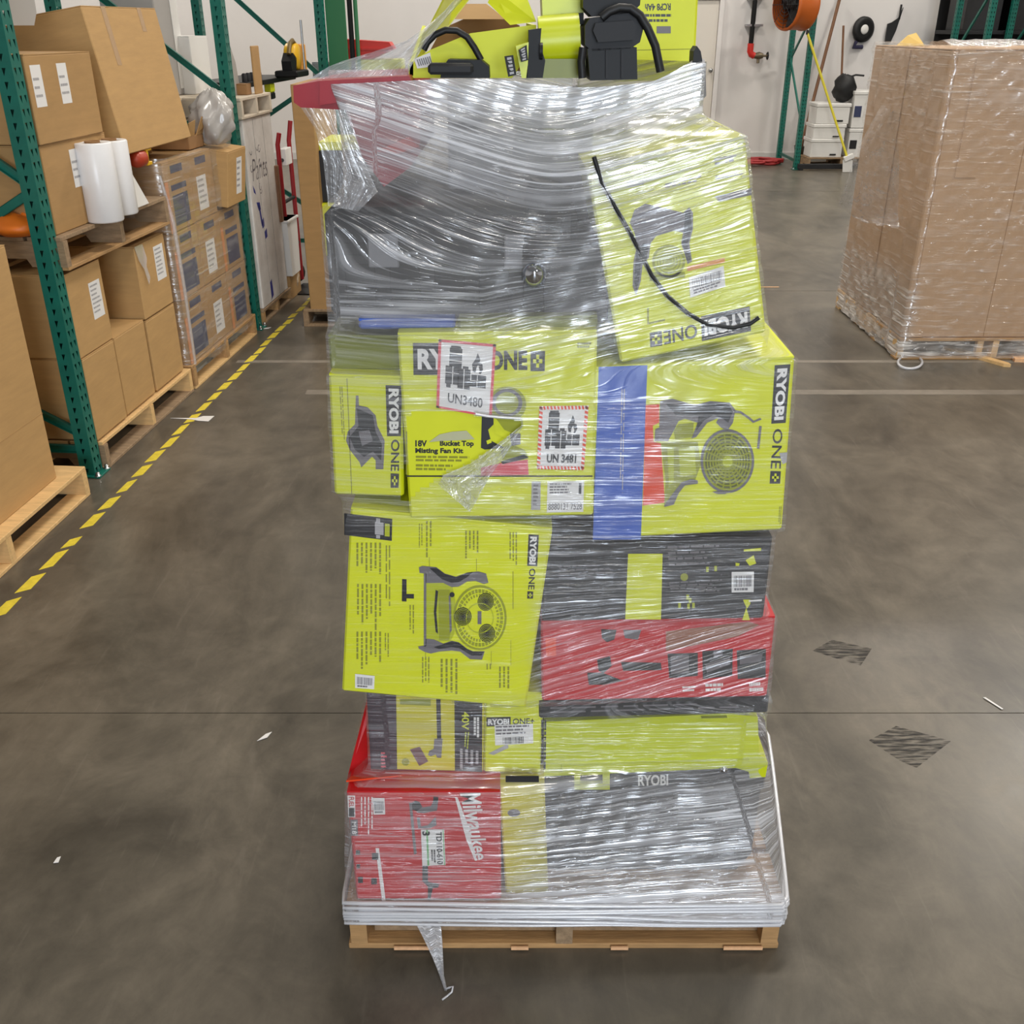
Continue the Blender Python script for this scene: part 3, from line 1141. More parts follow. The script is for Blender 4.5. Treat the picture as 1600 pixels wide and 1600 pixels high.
for i, q in enumerate(([(200, 250), (560, 240), (560, 330), (210, 340)], [(870, 130), (1240, 120), (1240, 260), (880, 270)], [(880, 350), (1230, 330), (1230, 420), (890, 420)])):
    pr.lines(pr.frame(c4(*q)), 0, 0, 1, 1, 4, grey_p, 1, .35, i)
pr.poly(None, c4((1365, 458), (1445, 452), (1445, 463), (1365, 468)), white_p, 2)
pr.build('front_print')

c3 = crop(520, 770, 4.571)
t = px_box('fan_carton', 'large lime fan carton tilted, the lower left one with the clearest fan picture', [(538, 792), (850, 824), (834, 1108), (543, 1081)], 1.60, .60, lime)
pr = Print(t)
pr.poly(None, c3((615, 530), (640, 520), (740, 530), (800, 575), (880, 598), (960, 568), (1040, 560), (1095, 575), (1112, 640), (1080, 650), (1020, 628), (960, 632), (900, 668), (850, 672), (790, 642), (700, 642), (664, 642), (664, 576), (620, 570)), grey_p, 2)
pr.poly(None, c3((690, 535), (740, 532), (800, 577), (880, 600), (960, 570), (1000, 562), (960, 600), (900, 635), (850, 640), (780, 615)), black_p, 3)
pr.poly(None, c3((610, 1095), (664, 1088), (664, 1040), (722, 1045), (790, 1075), (850, 1055), (900, 1066), (960, 1112), (1000, 1130), (1085, 1130), (1066, 1190), (980, 1186), (910, 1132), (850, 1125), (760, 1132), (700, 1146), (660, 1136), (615, 1112)), grey_p, 2)
pr.poly(None, c3((720, 1100), (790, 1078), (850, 1058), (900, 1068), (960, 1114), (1000, 1132), (1080, 1134), (1062, 1160), (990, 1160), (910, 1110), (850, 1100), (760, 1112)), black_p, 3)
pr.poly(None, c3((650, 576), (668, 576), (668, 1095), (650, 1095)), grey_p, 2)
pr.poly(None, c3((668, 642), (850, 650), (875, 760), (870, 1000), (840, 1060), (760, 1060), (722, 1042), (668, 1040)), lime_m, 1)
pr.poly(None, c3((755, 690), (835, 690), (850, 800), (850, 960), (830, 1050), (760, 1050)), lime_d, 2)
pr.poly(None, c3((735, 690), (753, 700), (740, 850), (752, 1005), (735, 990), (722, 850)), black_p, 3)
pr.poly(None, c3((828, 730), (840, 735), (850, 980), (836, 1000)), grey_p, 3)
pr.ell(None, 520 + 852 / 4.571, 770 + 725 / 4.571, 4, 4, black_p, 3)
FX, FY = 520 + 1050 / 4.571, 770 + 890 / 4.571
pr.ell(None, FX, FY, 192 / 4.571, 232 / 4.571, lime_d, 2, 36)
pr.ell(None, FX, FY, 176 / 4.571, 216 / 4.571, lime, 3, 36)
for i in range(40):
    q = 2 * PI * i / 40
    for ra, rb, dq in ((.70, .79, .045), (.83, .95, .06)):
        A = [(FX + 176 / 4.571 * r_2 * math.cos(q + o2), FY + 216 / 4.571 * r_2 * math.sin(q + o2)) for r_2, o2 in ((ra, -dq), (rb, -dq), (rb, dq), (ra, dq))]
        pr.poly(None, A, lime_d, 4)
for x, y, a, b in ((1092, 775, 58, 64), (930, 880, 62, 66), (1100, 998, 58, 66)):
    pr.ell(None, 520 + x / 4.571, 770 + y / 4.571, a / 4.571, b / 4.571, black_p, 4)
    for k in range(5):
        pr.ell(None, 520 + x / 4.571, 770 + y / 4.571, a / 4.571 * (.2 + .18 * k), b / 4.571 * (.2 + .18 * k), lime_d, 5, 16, r0=.9)
pr.ell(None, FX, FY, 22, 24, lime_m, 5, 24, r0=.93)
pr.poly(None, c3((1035, 840), (1062, 840), (1062, 932), (1035, 932)), grey_p, 6)
pr.build('fan_picture')
pr = Print(t)
pr.poly(None, c3((495, 615), (527, 617), (527, 722), (580, 722), (580, 755), (527, 753), (527, 776), (493, 774)), black_p, 1)
pr.build('knob_picture')
pr = Print(t)
logo(pr, c3((1472, 300), (1460, 525), (1388, 520), (1398, 296)), 'RYOBI', black_p, white_p)
pr.text(pr.frame(c3((1448, 540), (1440, 690), (1395, 690), (1402, 540))), 'ONE', 0, 0, 1, 1, black_p, 1)
plus(pr, c3((1432, 705), (1430, 755), (1388, 755), (1390, 702)))
pr.build('logo')
pr = Print(t)
pr.poly(None, c3((82, 145), (425, 185), (422, 343), (82, 300)), black_p, 1)
fn = pr.frame(c3((295, 170), (420, 185), (418, 335), (295, 325)))
pr.rect(fn, .05, .22, .55, .8, grey_l, 2)
pr.rect(fn, .12, .05, .35, .22, grey_l, 2)
pr.rect(fn, .62, .25, .9, .85, lime_m, 2)
pr.rect(fn, .12, .82, .35, .98, grey_l, 2)
pr.build('app_panel')
pr = Print(t)
for i, (x0, y0, x1, y1, n) in enumerate(((150, 355, 345, 600, 6), (365, 375, 410, 990, 2), (155, 650, 345, 980, 6), (360, 1000, 400, 1200, 2), (150, 990, 345, 1260, 6),
                                          (605, 220, 640, 430, 2), (650, 200, 705, 460, 2), (930, 270, 1040, 470, 4), (1250, 280, 1315, 580, 3), (535, 800, 580, 1060, 2),
                                          (625, 1170, 690, 1430, 3), (750, 1185, 890, 1440, 4), (1085, 1220, 1130, 1280, 2), (1170, 1240, 1260, 1450, 3))):
    pr.lines(pr.frame(c3((x1, y0), (x1, y1), (x0, y1), (x0, y0))), 0, 0, 1, 1, n, fine_d, 1, .42, i)
for a in ((688, 460, 692, 530), (1024, 470, 1028, 560), (1285, 560, 1290, 830), (1270, 1050, 1273, 1230), (1130, 1130, 1133, 1230), (660, 1140, 664, 1170)):
    pr.poly(None, c3((a[0], a[1]), (a[2], a[1]), (a[2], a[3]), (a[0], a[3])), fine_d, 1)
pr.build('fine_print')
pr = Print(t)
sticker(pr, c3((160, 1290), (300, 1305), (295, 1400), (160, 1390)), 12)
pr.build('barcode_label')

# ---- fourth layer: three lime cartons
c2 = crop(880, 500, 4.0)
t = px_box('fan_carton', 'lime fan carton with a wide blue band, right side of the load', [(931, 574), (1244, 556), (1220, 829), (927, 842)], 1.60, .60, lime)
pr = Print(t)
pr.poly(None, c2((222, 292), (526, 282), (485, 1372), (185, 1372)), blue_p, 1)
pr.lines(pr.frame(c2((385, 430), (372, 1090), (345, 1090), (355, 430))), 0, 0, 1, 1, 2, grey_l, 2, .4)
pr.poly(None, c2((515, 530), (600, 525), (600, 640), (560, 660), (565, 760), (610, 770), (636, 1140), (497, 1158)), red_o, 2)
pr.poly(None, c2((605, 505), (680, 490), (820, 530), (920, 505), (1040, 515), (1075, 560), (1060, 640), (1025, 690), (985, 670), (955, 640), (970, 610), (900, 640), (830, 730), (800, 740), (840, 640), (760, 615), (720, 630), (690, 690), (655, 755), (570, 755), (575, 680), (600, 670)), grey_p, 3)
pr.poly(None, c2((640, 520), (820, 545), (920, 515), (1035, 530), (1060, 570), (1030, 640), (990, 610), (940, 590), (880, 625), (830, 690), (845, 600), (700, 590)), black_p, 4)
pr.poly(None, c2((1065, 560), (1110, 568), (1165, 605), (1190, 628), (1230, 610), (1240, 620), (1185, 642), (1150, 612), (1105, 582), (1068, 580)), grey_p, 3)
pr.poly(None, c2((690, 690), (720, 650), (815, 640), (810, 730), (700, 745)), lime_d, 3)
pr.poly(None, c2((610, 770), (700, 760), (840, 760), (860, 900), (820, 1010), (740, 1020), (700, 1100), (660, 1160), (630, 1165), (640, 1000)), lime_d, 3)
pr.poly(None, c2((650, 800), (690, 790), (690, 1010), (660, 1030)), lime_m, 4)
pr.poly(None, c2((720, 800), (820, 790), (830, 960), (730, 980)), lime_m, 4)
pr.poly(None, c2((700, 1060), (740, 1010), (800, 990), (840, 1000), (840, 1020), (760, 1030), (720, 1080), (690, 1150), (630, 1165), (640, 1140)), grey_p, 5)
bx, by = 880 + 1025 / 4, 500 + 880 / 4
pr.ell(None, bx, by, 168 / 4, 200 / 4, grey_p, 3, 36)
pr.ell(None, bx, by, 152 / 4, 184 / 4, lime_d, 4, 36)
for k in range(7):
    pr.ell(None, bx, by, 152 / 4 * (.2 + .12 * k), 184 / 4 * (.2 + .12 * k), mat('olive_print', (92, 96, 40), .5), 5, 30, r0=.93)
for i in range(18):
    q = 2 * PI * i / 18
    pr.poly(None, [(bx + 5 * math.cos(q - .3), by + 5 * math.sin(q - .3)), (bx + 36 * math.cos(q), by + 44 * math.sin(q)), (bx + 36 * math.cos(q + .06), by + 44 * math.sin(q + .06)), (bx + 5 * math.cos(q + .3), by + 5 * math.sin(q + .3))], lime_d, 6)
pr.ell(None, bx, by, 8, 9, lime_m, 7)
pr.poly(None, c2((930, 1070), (1030, 1060), (1015, 1085), (960, 1085)), grey_p, 4)
pr.poly(None, c2((1225, 660), (1240, 662), (1225, 805), (1210, 800)), grey_p, 3)
pr.build('fan_picture')
pr = Print(t)
logo(pr, c2((1420, 276), (1390, 642), (1300, 648), (1322, 282)), 'RYOBI', black_p, white_p)
pr.text(pr.frame(c2((1372, 680), (1360, 930), (1295, 928), (1312, 680))), 'ONE', 0, 0, 1, 1, black_p, 1, 0.01)
plus(pr, c2((1360, 945), (1355, 1022), (1290, 1022), (1295, 942)))
pr.build('logo')
pr = Print(t)
pr.lines(pr.frame(c2((1365, 1165), (1358, 1280), (1340, 1280), (1345, 1165))), 0, 0, 1, 1, 2, fine_d, 1, .5)
pr.poly(None, c2((1350, 830), (1400, 825), (1395, 890), (1370, 900)), grey_l, 2)
pr.build('fine_print')

c1 = crop(490, 480, 3.556)
t = px_box('misting_fan_carton', 'lime misting fan carton with two white battery labels, film torn open', [(635, 519), (939, 516), (922, 805), (627, 811)], 1.595, .60, lime)
pr = Print(t)
logo(pr, c1((552, 198), (960, 200), (960, 378), (555, 376)), 'RYOBI', black_p, white_p, bold=0.04)
pr.text(pr.frame(c1((970, 240), (1188, 240), (1188, 350), (970, 350))), 'ONE', 0, 0, 1, 1, black_p, 1, 0.045)
plus(pr, c1((1205, 243), (1286, 243), (1284, 355), (1205, 355)))
pr.build('logo')
pr = Print(t)
pr.ell(None, 490 + 1075 / 3.556, 480 + 540 / 3.556, 30, 28, lime_d, 1, 24)
pr.ell(None, 490 + 1075 / 3.556, 480 + 530 / 3.556, 24, 22, grey_p, 2, 24)
pr.ell(None, 490 + 1075 / 3.556, 480 + 530 / 3.556, 18, 17, lime_d, 3, 24)
pr.poly(None, c1((935, 600), (1000, 610), (1000, 650), (970, 680), (985, 740), (1060, 780), (950, 790), (930, 780)), black_p, 2)
pr.poly(None, c1((1000, 640), (1020, 640), (1050, 690), (1100, 720), (1060, 725), (1010, 700)), lime, 3)
pr.poly(None, c1((1020, 625), (1160, 610), (1165, 660), (1110, 700), (1060, 680)), lime_d, 2)
pr.poly(None, c1((960, 740), (985, 730), (990, 750), (965, 760)), lime, 3)
pr.poly(None, c1((1090, 700), (1150, 700), (1150, 760), (1100, 770)), grey_p, 3)
pr.poly(None, c1((1040, 800), (1100, 760), (1170, 790), (1195, 830), (1050, 850)), lime_d, 3)
pr.poly(None, c1((1040, 855), (1170, 815), (1195, 835), (1050, 870)), black_p, 4)
pr.poly(None, c1((930, 935), (930, 890), (1050, 862), (1190, 845), (1195, 930)), pink_p, 3)
pr.build('fan_picture')
pr = Print(t)
fn = pr.frame(c1((565, 738), (890, 742), (890, 818), (565, 816)))
pr.text(fn, '18V', 0, 0, .20, .46, black_p, 1, 0.045)
pr.text(fn, 'Bucket Top', .42, 0, 1, .50, black_p, 1, 0.045)
pr.text(fn, 'Misting Fan Kit', 0, .55, .82, 1.02, black_p, 1, 0.045)
pr.build('product_lettering')
pr = Print(t)
pr.poly(None, c1((640, 748), (700, 705), (770, 690), (850, 684), (895, 732), (800, 738), (700, 742)), mat('torn_paper_back', (186, 186, 150), .7), 3)
pr.build('torn_print')
pr = Print(t)
pr.lines(pr.frame(c1((568, 825), (870, 828), (870, 865), (568, 862))), 0, 0, 1, 1, 2, fine_d, 1, .6)
pr.lines(pr.frame(c1((568, 872), (790, 875), (790, 915), (568, 912))), 0, 0, 1, 1, 2, fine_d, 1, .6, 4)
pr.poly(None, c1((516, 934), (1550, 934), (1550, 942), (516, 942)), black_p, 1)
pr.poly(None, c1((513, 690), (520, 690), (520, 930), (513, 930)), fine_d, 1)
pr.lines(pr.frame(c1((1465, 195), (1545, 195), (1545, 230), (1465, 230))), 0, 0, 1, 1, 2, fine_d, 1, .7)
pr.build('fine_print')
pr = Print(t)
fn = pr.frame(c1((1300, 968), (1503, 965), (1498, 1136), (1295, 1140)))
pr.rect(fn, 0, 0, 1, 1, paper, 1)
pr.lines(fn, .06, .06, .7, .42, 4, grey_p, 2, .5, 2)
pr.rect(fn, .86, .06, .93, .42, black_p, 2)
pr.text(fn, '8880131 7528', .04, .70, .96, .92, grey_p, 2, 0.01)
fn = pr.frame(c1((1212, 968), (1262, 968), (1260, 1126), (1208, 1126)))
pr.rect(fn, 0, 0, 1, 1, grey_l, 1)
pr.lines(fn, .2, .1, .8, .9, 6, grey_p, 2, .5)
pr.build('shipping_label')
pr = Print(t)
battery_label(pr, c1((695, 176), (1014, 205), (990, 612), (682, 556)), 'UN3480', pink_p, False)
pr.build('battery_label')
pr = Print(t)
battery_label(pr, c1((1255, 548), (1528, 545), (1502, 903), (1240, 898)), 'UN 3481', red_o, True)
pr.build('battery_label')

t = px_box('saw_carton', 'lime carton with a dark saw picture, upper left beside the misting fan carton', [(513, 584), (633, 588), (626, 776), (523, 773)], 1.61, .5, lime)
pr = Print(t)
pr.poly(None, c1((235, 490), (250, 490), (252, 545), (300, 555), (345, 600), (355, 660), (395, 740), (388, 900), (345, 900), (345, 850), (325, 830), (300, 855), (265, 890), (255, 860), (200, 790), (180, 740), (190, 690), (230, 650)), grey_p, 1)
pr.poly(None, c1((240, 560), (330, 600), (345, 690), (380, 760), (375, 850), (330, 800), (280, 830), (230, 790), (200, 720), (250, 660)), black_b, 2)
pr.poly(None, c1((250, 690), (310, 680), (330, 740), (270, 770)), grey_p, 3)
pr.build('saw_picture')
pr = Print(t)
logo(pr, c1((490, 436), (486, 716), (408, 716), (400, 432)), 'RYOBI', black_p, white_p)
pr.text(pr.frame(c1((478, 735), (475, 910), (428, 910), (430, 735))), 'ONE', 0, 0, 1, 1, black_p, 1)
plus(pr, c1((475, 925), (472, 1003), (428, 1003), (428, 922)))
pr.build('logo')
pr = Print(t)
pr.lines(pr.frame(c1((160, 440), (175, 750), (155, 750), (138, 440))), 0, 0, 1, 1, 2, fine_d, 1, .5)
pr.poly(None, c1((183, 395), (188, 395), (215, 1040), (210, 1040)), fine_d, 1)
pr.build('fine_print')
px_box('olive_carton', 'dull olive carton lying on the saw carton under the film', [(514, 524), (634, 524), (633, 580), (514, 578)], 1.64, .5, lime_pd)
px_box('blue_carton', 'flat blue carton on top of the misting fan carton', [(560, 498), (712, 498), (710, 514), (560, 515)], 1.62, .5, blue_p)

# ---- top right: lime carton upside down and tilted
c8 = crop(800, 200, 3.556)
t = px_box('upturned_fan_carton', 'lime fan carton standing upside down and tilted at the upper right', [(933, 262), (1173, 211), (1189, 520), (955, 572)], 1.60, .42, lime)
pr = Print(t)
logo(pr, c8((1328, 1128), (1055, 1184), (1050, 1046), (1320, 990)), 'RYOBI', black_p, white_p)
pr.text(pr.frame(c8((1032, 1165), (845, 1205), (840, 1125), (1026, 1085))), 'ONE', 0, 0, 1, 1, black_p, 1, 0.02)
plus(pr, c8((835, 1208), (768, 1218), (765, 1138), (832, 1126)))
pr.build('logo')
pr = Print(t)
pr.poly(None, c8((655, 525), (680, 455), (740, 420), (830, 440), (950, 470), (985, 440), (1005, 470), (1005, 560), (985, 640), (1000, 740), (975, 755), (940, 640), (950, 580), (900, 570), (800, 600), (770, 640), (760, 720), (725, 760), (715, 850), (690, 930), (670, 880), (675, 740), (695, 650), (680, 580)), grey_p, 2)
pr.poly(None, c8((960, 470), (990, 455), (1000, 560), (975, 640), (995, 735), (975, 745), (945, 640), (955, 560)), black_p, 3)
pr.poly(None, c8((690, 680), (730, 640), (760, 650), (750, 720), (715, 760), (705, 850), (690, 900), (678, 850)), black_p, 3)
pr.ell(None, 800 + 870 / 3.556, 200 + 740 / 3.556, 26, 26, lime_d, 2, 28)
for k in range(4):
    pr.ell(None, 800 + 870 / 3.556, 200 + 740 / 3.556, 22 - 5 * k, 22 - 5 * k, lime_m, 3, 24, r0=.85)
pr.poly(None, c8((765, 800), (960, 800), (960, 830), (765, 850)), lime_d, 2)
pr.poly(None, c8((750, 1000), (760, 1000), (760, 1080), (850, 1060), (850, 1070), (752, 1092)), fine_d, 1)
pr.build('fan_picture')
pr = Print(t)
for i, q in enumerate(([(850, 310), (1060, 260), (1060, 300), (850, 340)], [(1120, 170), (1300, 135), (1300, 180), (1130, 215)], [(1130, 265), (1300, 235), (1300, 260), (1130, 292)], [(640, 300), (790, 270), (790, 310), (640, 340)])):
    pr.lines(pr.frame(c8(*q)), 0, 0, 1, 1, 2, grey_p, 1, .6, i)
pr.poly(None, c8((1125, 380), (1330, 332), (1332, 372), (1150, 410)), grey_p, 1)
pr.build('fine_print')
pr = Print(t)
fn = pr.frame(c8((982, 830), (1175, 765), (1185, 880), (990, 942)))
pr.rect(fn, 0, 0, 1, 1, paper, 3)
pr.barcode(fn, .08, .15, .92, .6, grey_p, 4, 4)
pr.lines(fn, .1, .66, .9, .92, 2, grey_p, 4, .6)
pr.poly(None, c8((970, 770), (1180, 720), (1182, 745), (975, 795)), mat('orange_tape_print', (226, 150, 70), .5), 3)
pr.build('barcode_label')

# ---- top left: dark tool case, red hopper, dark carton, black blower
t = px_box('dark_tool_case', 'dark grey plastic tool case lying under the film at the upper left', [(509, 322), (902, 330), (900, 498), (512, 500)], 1.645, .52, dkgrey_pl, cat='tool case', flaps=False, c=0.012)
w, dd, h = t['dims']
for i in range(5):
    MB().cbox(.03 + i * .074, .03 + i * .074 + .05, -0.003, 0, .02, h - .09, black_pl, c=0.001).build('rib', t)
MB().cbox(.003, w - .003, -0.002, 0, h - .075, h - .055, black_pl, c=0.0008).build('lid_seam', t)
for x in (.07, w - .12):
    MB().cbox(x, x + .05, -0.005, 0, h - .095, h - .04, grey_pl, c=0.002).build('latch', t)
t = px_box('dark_carton', 'dark carton end under the upturned lime fan carton', [(846, 380), (950, 372), (952, 505), (846, 505)], 1.64, .45, black_b)
t = px_box('shadowed_lime_carton', 'lime carton with its shade painted in as olive, below the black blower', [(716, 500), (934, 490), (934, 515), (716, 516)], 1.615, .4, lime_pd)  # shade is put into the colour: olive instead of lime
t = px_box('glare_grey_carton', 'carton with film glare painted in as pale grey, upright behind the black blower', [(700, 150), (925, 140), (925, 345), (700, 330)], 1.86, .4, mat('glare_grey_carton', (150, 150, 156), .6), hull=False)  # glare of the film is put into the carton's pale colour

t = thing('red_hopper', 'red tapered case top sticking out of the film at the upper left', 'tool case', loc=W(600, 310, 1.72))
poly = [(458, 134), (501, 126), (640, 118), (657, 160), (656, 240), (640, 262), (600, 292), (566, 245), (540, 172), (470, 168), (459, 160)]
MB().prism([W(x, y, 1.72) for x, y in poly], (0, .34, 0), red_case).build('body', t, world=True)
MB().prism([W(x, y, 1.72) for x, y in ((501, 126), (640, 118), (652, 140), (501, 164))], (0, -.010, 0), red_case).build('rim', t, world=True)
MB().prism([W(x, y, 1.72) for x, y in ((590, 235), (640, 212), (655, 228), (620, 240))], (0, -.012, 0), red_pl).build('lug', t, world=True)
TOWER.append([W(x, y, Y_) for x, y in ((520, 128), (640, 118), (600, 292), (560, 230)) for Y_ in (1.705, 2.05)])

t = thing('tool_blower', 'black blower with a chrome nose standing between the dark case and lime carton', 'power tool', loc=W(832, 470, 1.62))
A_, B_, C__ = W(862, 285, 1.66), W(850, 340, 1.66), W(834, 440, 1.63)
MB().tube([A_, A_.lerp(B_, .5), B_, B_.lerp(C__, .5), C__], [.035, .04, .034, .028, .020], black_pl, 14).build('body', t, world=True)
MB().lathe([(0, .026), (.012, .022), (.018, .012), (.02, 0), (.018, -.012), (0.008, -.02)], chrome, 18, Matrix.Translation(W(834, 430, 1.605)) @ Matrix.Rotation(1.1, 4, 'X')).build('nose', t, world=True)
MB().tube([W(836, 300, 1.64), W(848, 320, 1.63), W(862, 338, 1.64)], .01, rubber, 8).build('trigger', t, world=True)

# ---- on top of the load
t = thing('open_lime_carton', 'open lime carton with raised flaps on top of the load', 'box', loc=W(740, 120, 1.76))
m_ = MB()
m_.prism([W(x, y, 1.76) for x, y in ((637, 100), (672, 78), (735, 52), (832, 39), (832, 75), (800, 122), (640, 122))], (0, .012, 0), lime)
m_.prism([W(x, y, 2.08) for x, y in ((690, 45), (742, 22), (776, 24), (812, 40), (820, 120), (650, 120))], (0, .012, 0), kraft_in)
m_.prism([W(832, 39, 1.76), W(832, 118, 1.76), W(822, 118, 2.08), W(822, 36, 2.08)], (.006, 0, 0), lime)
m_.prism([W(640, 97, 1.76), W(640, 118, 1.76), W(660, 118, 2.08), W(660, 40, 2.08)], (.006, 0, 0), lime)
m_.build('body', t, world=True)
m_ = MB().prism([W(700, 43, 1.77), W(752, -25, 1.80), W(722, -60, 1.9), W(660, 60, 1.9)], (.0, .005, 0), lime)
m_.build('flap', t, world=True)
m_ = MB().prism([W(762, 4, 1.80), W(772, -18, 1.80), W(820, -12, 1.80), W(838, 34, 1.77), W(797, 39, 1.77)], (.0, .005, 0), lime)
m_.build('flap', t, world=True)
m_ = MB().prism([W(722, 6, 2.06), W(760, 6, 2.06), W(790, 30, 2.02), W(706, 30, 2.02)], (.0, .005, 0), kraft)
m_.build('flap', t, world=True)
m_ = MB().prism([W(x, y, 1.752) for x, y in ((647, 92), (672, 82), (676, 104), (652, 107))], (0, -.001, 0), paper)
m_.build('barcode_sticker', t, world=True)
m_ = MB()
for i in range(7):
    m_.prism([W(x + i * 3.2, y - i * .8, 1.7505) for x, y in ((651, 93), (652.5, 92.5), (656, 103), (654.5, 103.5))], (0, -.0006, 0), grey_p)
m_.build('barcode', t, world=True)

t = thing('corded_tool', 'black tool body with an arched cable handle in front of the open lime carton', 'power tool', loc=W(726, 120, 1.70))
MB().prism([W(x, y, 1.70) for x, y in ((700, 93), (752, 94), (764, 104), (765, 122), (688, 122), (690, 108))], (0, .10, 0), black_pl).build('body', t, world=True)
arc = [(662, 78), (668, 66), (680, 54), (696, 47), (714, 48), (730, 58), (741, 74), (752, 94)]
MB().tube([W(x, y, 1.72) for x, y in arc], .0052, rubber, 10).build('cable', t, world=True)
MB().cbox(-.035, .035, -.02, .03, 0, .016, dkgrey_pl, Matrix.Translation(W(705, 116, 1.69)), .004).build('battery', t, world=True)

t = thing('mitre_saw', 'lime and black mitre saw with a grey battery housing on top of the load', 'power tool', loc=W(880, 122, 1.72))
MB().tube([W(842, 65, 1.72), W(905, 60, 1.72)], .036, lime_p, 20).build('motor_housing', t, world=True)
MB().tube([W(848, 80, 1.68), W(843, 80, 1.68)], .012, black_pl, 16).build('dust_port', t, world=True)
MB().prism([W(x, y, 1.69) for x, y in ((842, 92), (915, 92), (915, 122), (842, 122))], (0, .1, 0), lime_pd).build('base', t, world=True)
MB().prism([W(x, y, 1.68) for x, y in ((826, 47), (846, 44), (844, 70), (852, 95), (848, 122), (822, 122), (826, 90))], (0, .06, 0), black_pl).build('bracket', t, world=True)
MB().prism([W(x, y, 1.68) for x, y in ((806, 72), (826, 66), (824, 122), (815, 122))], (0, .05, 0), lime_p).build('guard_arm', t, world=True)
for q in (((788, 88), (802, 86), (807, 117), (794, 120)), ((810, 78), (823, 70), (825, 94), (814, 97))):
    (ax, ay), (bx_, by_), (cx_, cy_), (dx_, dy_) = q
    m_ = MB().prism([W(x, y, 1.665) for x, y in q], (0, .003, 0), black_pl)
    for k in range(5):
        u0, u1 = .08 + .18 * k, .20 + .18 * k
        P_ = lambda u, v: W((ax * (1 - v) + bx_ * v) * (1 - u) + (dx_ * (1 - v) + cx_ * v) * u, (ay * (1 - v) + by_ * v) * (1 - u) + (dy_ * (1 - v) + cy_ * v) * u, 1.6645)
        m_.prism([P_(u0, .25), P_(u0, .75), P_(u1, .75), P_(u1, .45 if k % 2 else .25)], (0, -.0005, 0), grey_l)
    m_.build('badge', t, world=True)
MB().prism([W(x, y, 1.74) for x, y in ((846, -20), (912, -20), (912, 22), (848, 26))], (0, .12, 0), lime_p).build('upper_housing', t, world=True)
MB().prism([W(x, y, 1.73) for x, y in ((876, 22), (912, 20), (912, 38), (878, 40))], (0, .1, 0), black_pl).build('neck', t, world=True)
b0 = [W(x, y, 1.66) for x, y in ((914, 40), (922, 28), (985, 20), (1000, 26), (1006, 42), (1000, 66), (985, 76), (925, 80), (914, 70))]
MB().prism(b0, (0, .12, 0), dkgrey_pl).build('battery_housing', t, world=True)
MB().prism([W(x, y, 1.655) for x, y in ((930, 36), (988, 32), (994, 40), (990, 62), (934, 66), (926, 48))], (0, -.008, 0), grey_pl if False else dkgrey_pl).build('battery_cover', t, world=True)
MB().prism([W(x, y, 1.66) for x, y in ((918, 76), (995, 74), (996, 124), (922, 126))], (0, .1, 0), black_pl).build('lower_housing', t, world=True)
for x in (946, 970):
    MB().prism([W(a, b, 1.66) for a, b in ((x, 78), (x + 3, 78), (x + 3, 122), (x, 122))], (0, -.004, 0), dkgrey_pl).build('fin', t, world=True)
MB().prism([W(x, y, 1.68) for x, y in ((911, -15), (1002, -15), (1000, 8), (985, 22), (925, 26), (911, 12))], (0, .08, 0), black_pl).build('handle', t, world=True)
MB().tube([W(x, y, 1.655) for x, y in ((940, 28), (952, 18), (968, 12), (985, 13), (1000, 24), (1012, 44), (1024, 72), (1032, 112))], .0065, rubber, 10).build('power_cord', t, world=True)
MB().tube([W(x, y, 1.652) for x, y in ((911, 74), (908, 96), (910, 122))], .006, rubber, 8).build('strap', t, world=True)

t = px_box('lime_carton_upside_down', 'lime carton with upside down black print behind the mitre saw', [(960, -24), (1090, -24), (1087, 122), (960, 130)], 1.95, .2, lime, hull=False)
pr = Print(t)
pr.text(pr.frame([(1048, 16), (1008, 17), (1008, 6), (1048, 5)]), 'RCP8 4Ah', 0, 0, 1, 1, black_p, 1, .03)
pr.lines(pr.frame([(1006, 22), (1050, 22), (1050, 38), (1006, 38)]), 0, 0, 1, 1, 2, black_p, 1, .5)
pr.poly(None, [(1026, 41), (1048, 41), (1048, 52), (1026, 52)], grey_p, 2)
pr.poly(None, [(985, 78), (1085, 76), (1085, 77), (985, 79)], fine_d, 1)
pr.build('front_print')
t = thing('grey_tool_tip', 'small grey tool tip poking out at the top right corner of the load', 'power tool', loc=W(1090, 98, 1.7))
MB().prism([W(x, y, 1.70) for x, y in ((1083, 98), (1084, 80), (1089, 72), (1095, 80), (1098, 98))], (0, .04, 0), dkgrey_pl).build('body', t, world=True)
MB().tube([W(1090, 97, 1.70), W(1092, 150, 1.72)], .012, grey_pl, 10).build('shaft', t, world=True)
TOWER.append([W(x, y, Y_) for x, y in ((1082, 104), (1097, 104), (1096, 130)) for Y_ in (1.69, 1.75)])

cord = [(928, 245), (940, 285), (962, 325), (985, 365), (1003, 400), (1018, 430), (1042, 462), (1075, 490), (1105, 507), (1145, 512), (1172, 506), (1186, 496)]
cp = [W(x, y, 1.5962) for x, y in cord]
t = MB().tube(cp, .0036, rubber, 8).build('power_cord', loc=cp[0])
tag(t, 'black power cord hanging across the upturned lime fan carton', 'cord')
zs = np.arange(0.085, 1.875, 0.009)
cen = (0.115, 1.95)
th, R = wrap(TOWER, cen, zs, 420, 0.007, 7, sag=(0.10, 0.46), blur=3)


def tower_top(t):
    x = math.cos(t)
    f = 1.838 + 0.006 * math.sin(t * 5)
    if math.sin(t) < 0:                       # front rim: a little higher at the right hand corner
        f += 0.035 * smooth01(x, 0.35, 0.62)
    return f


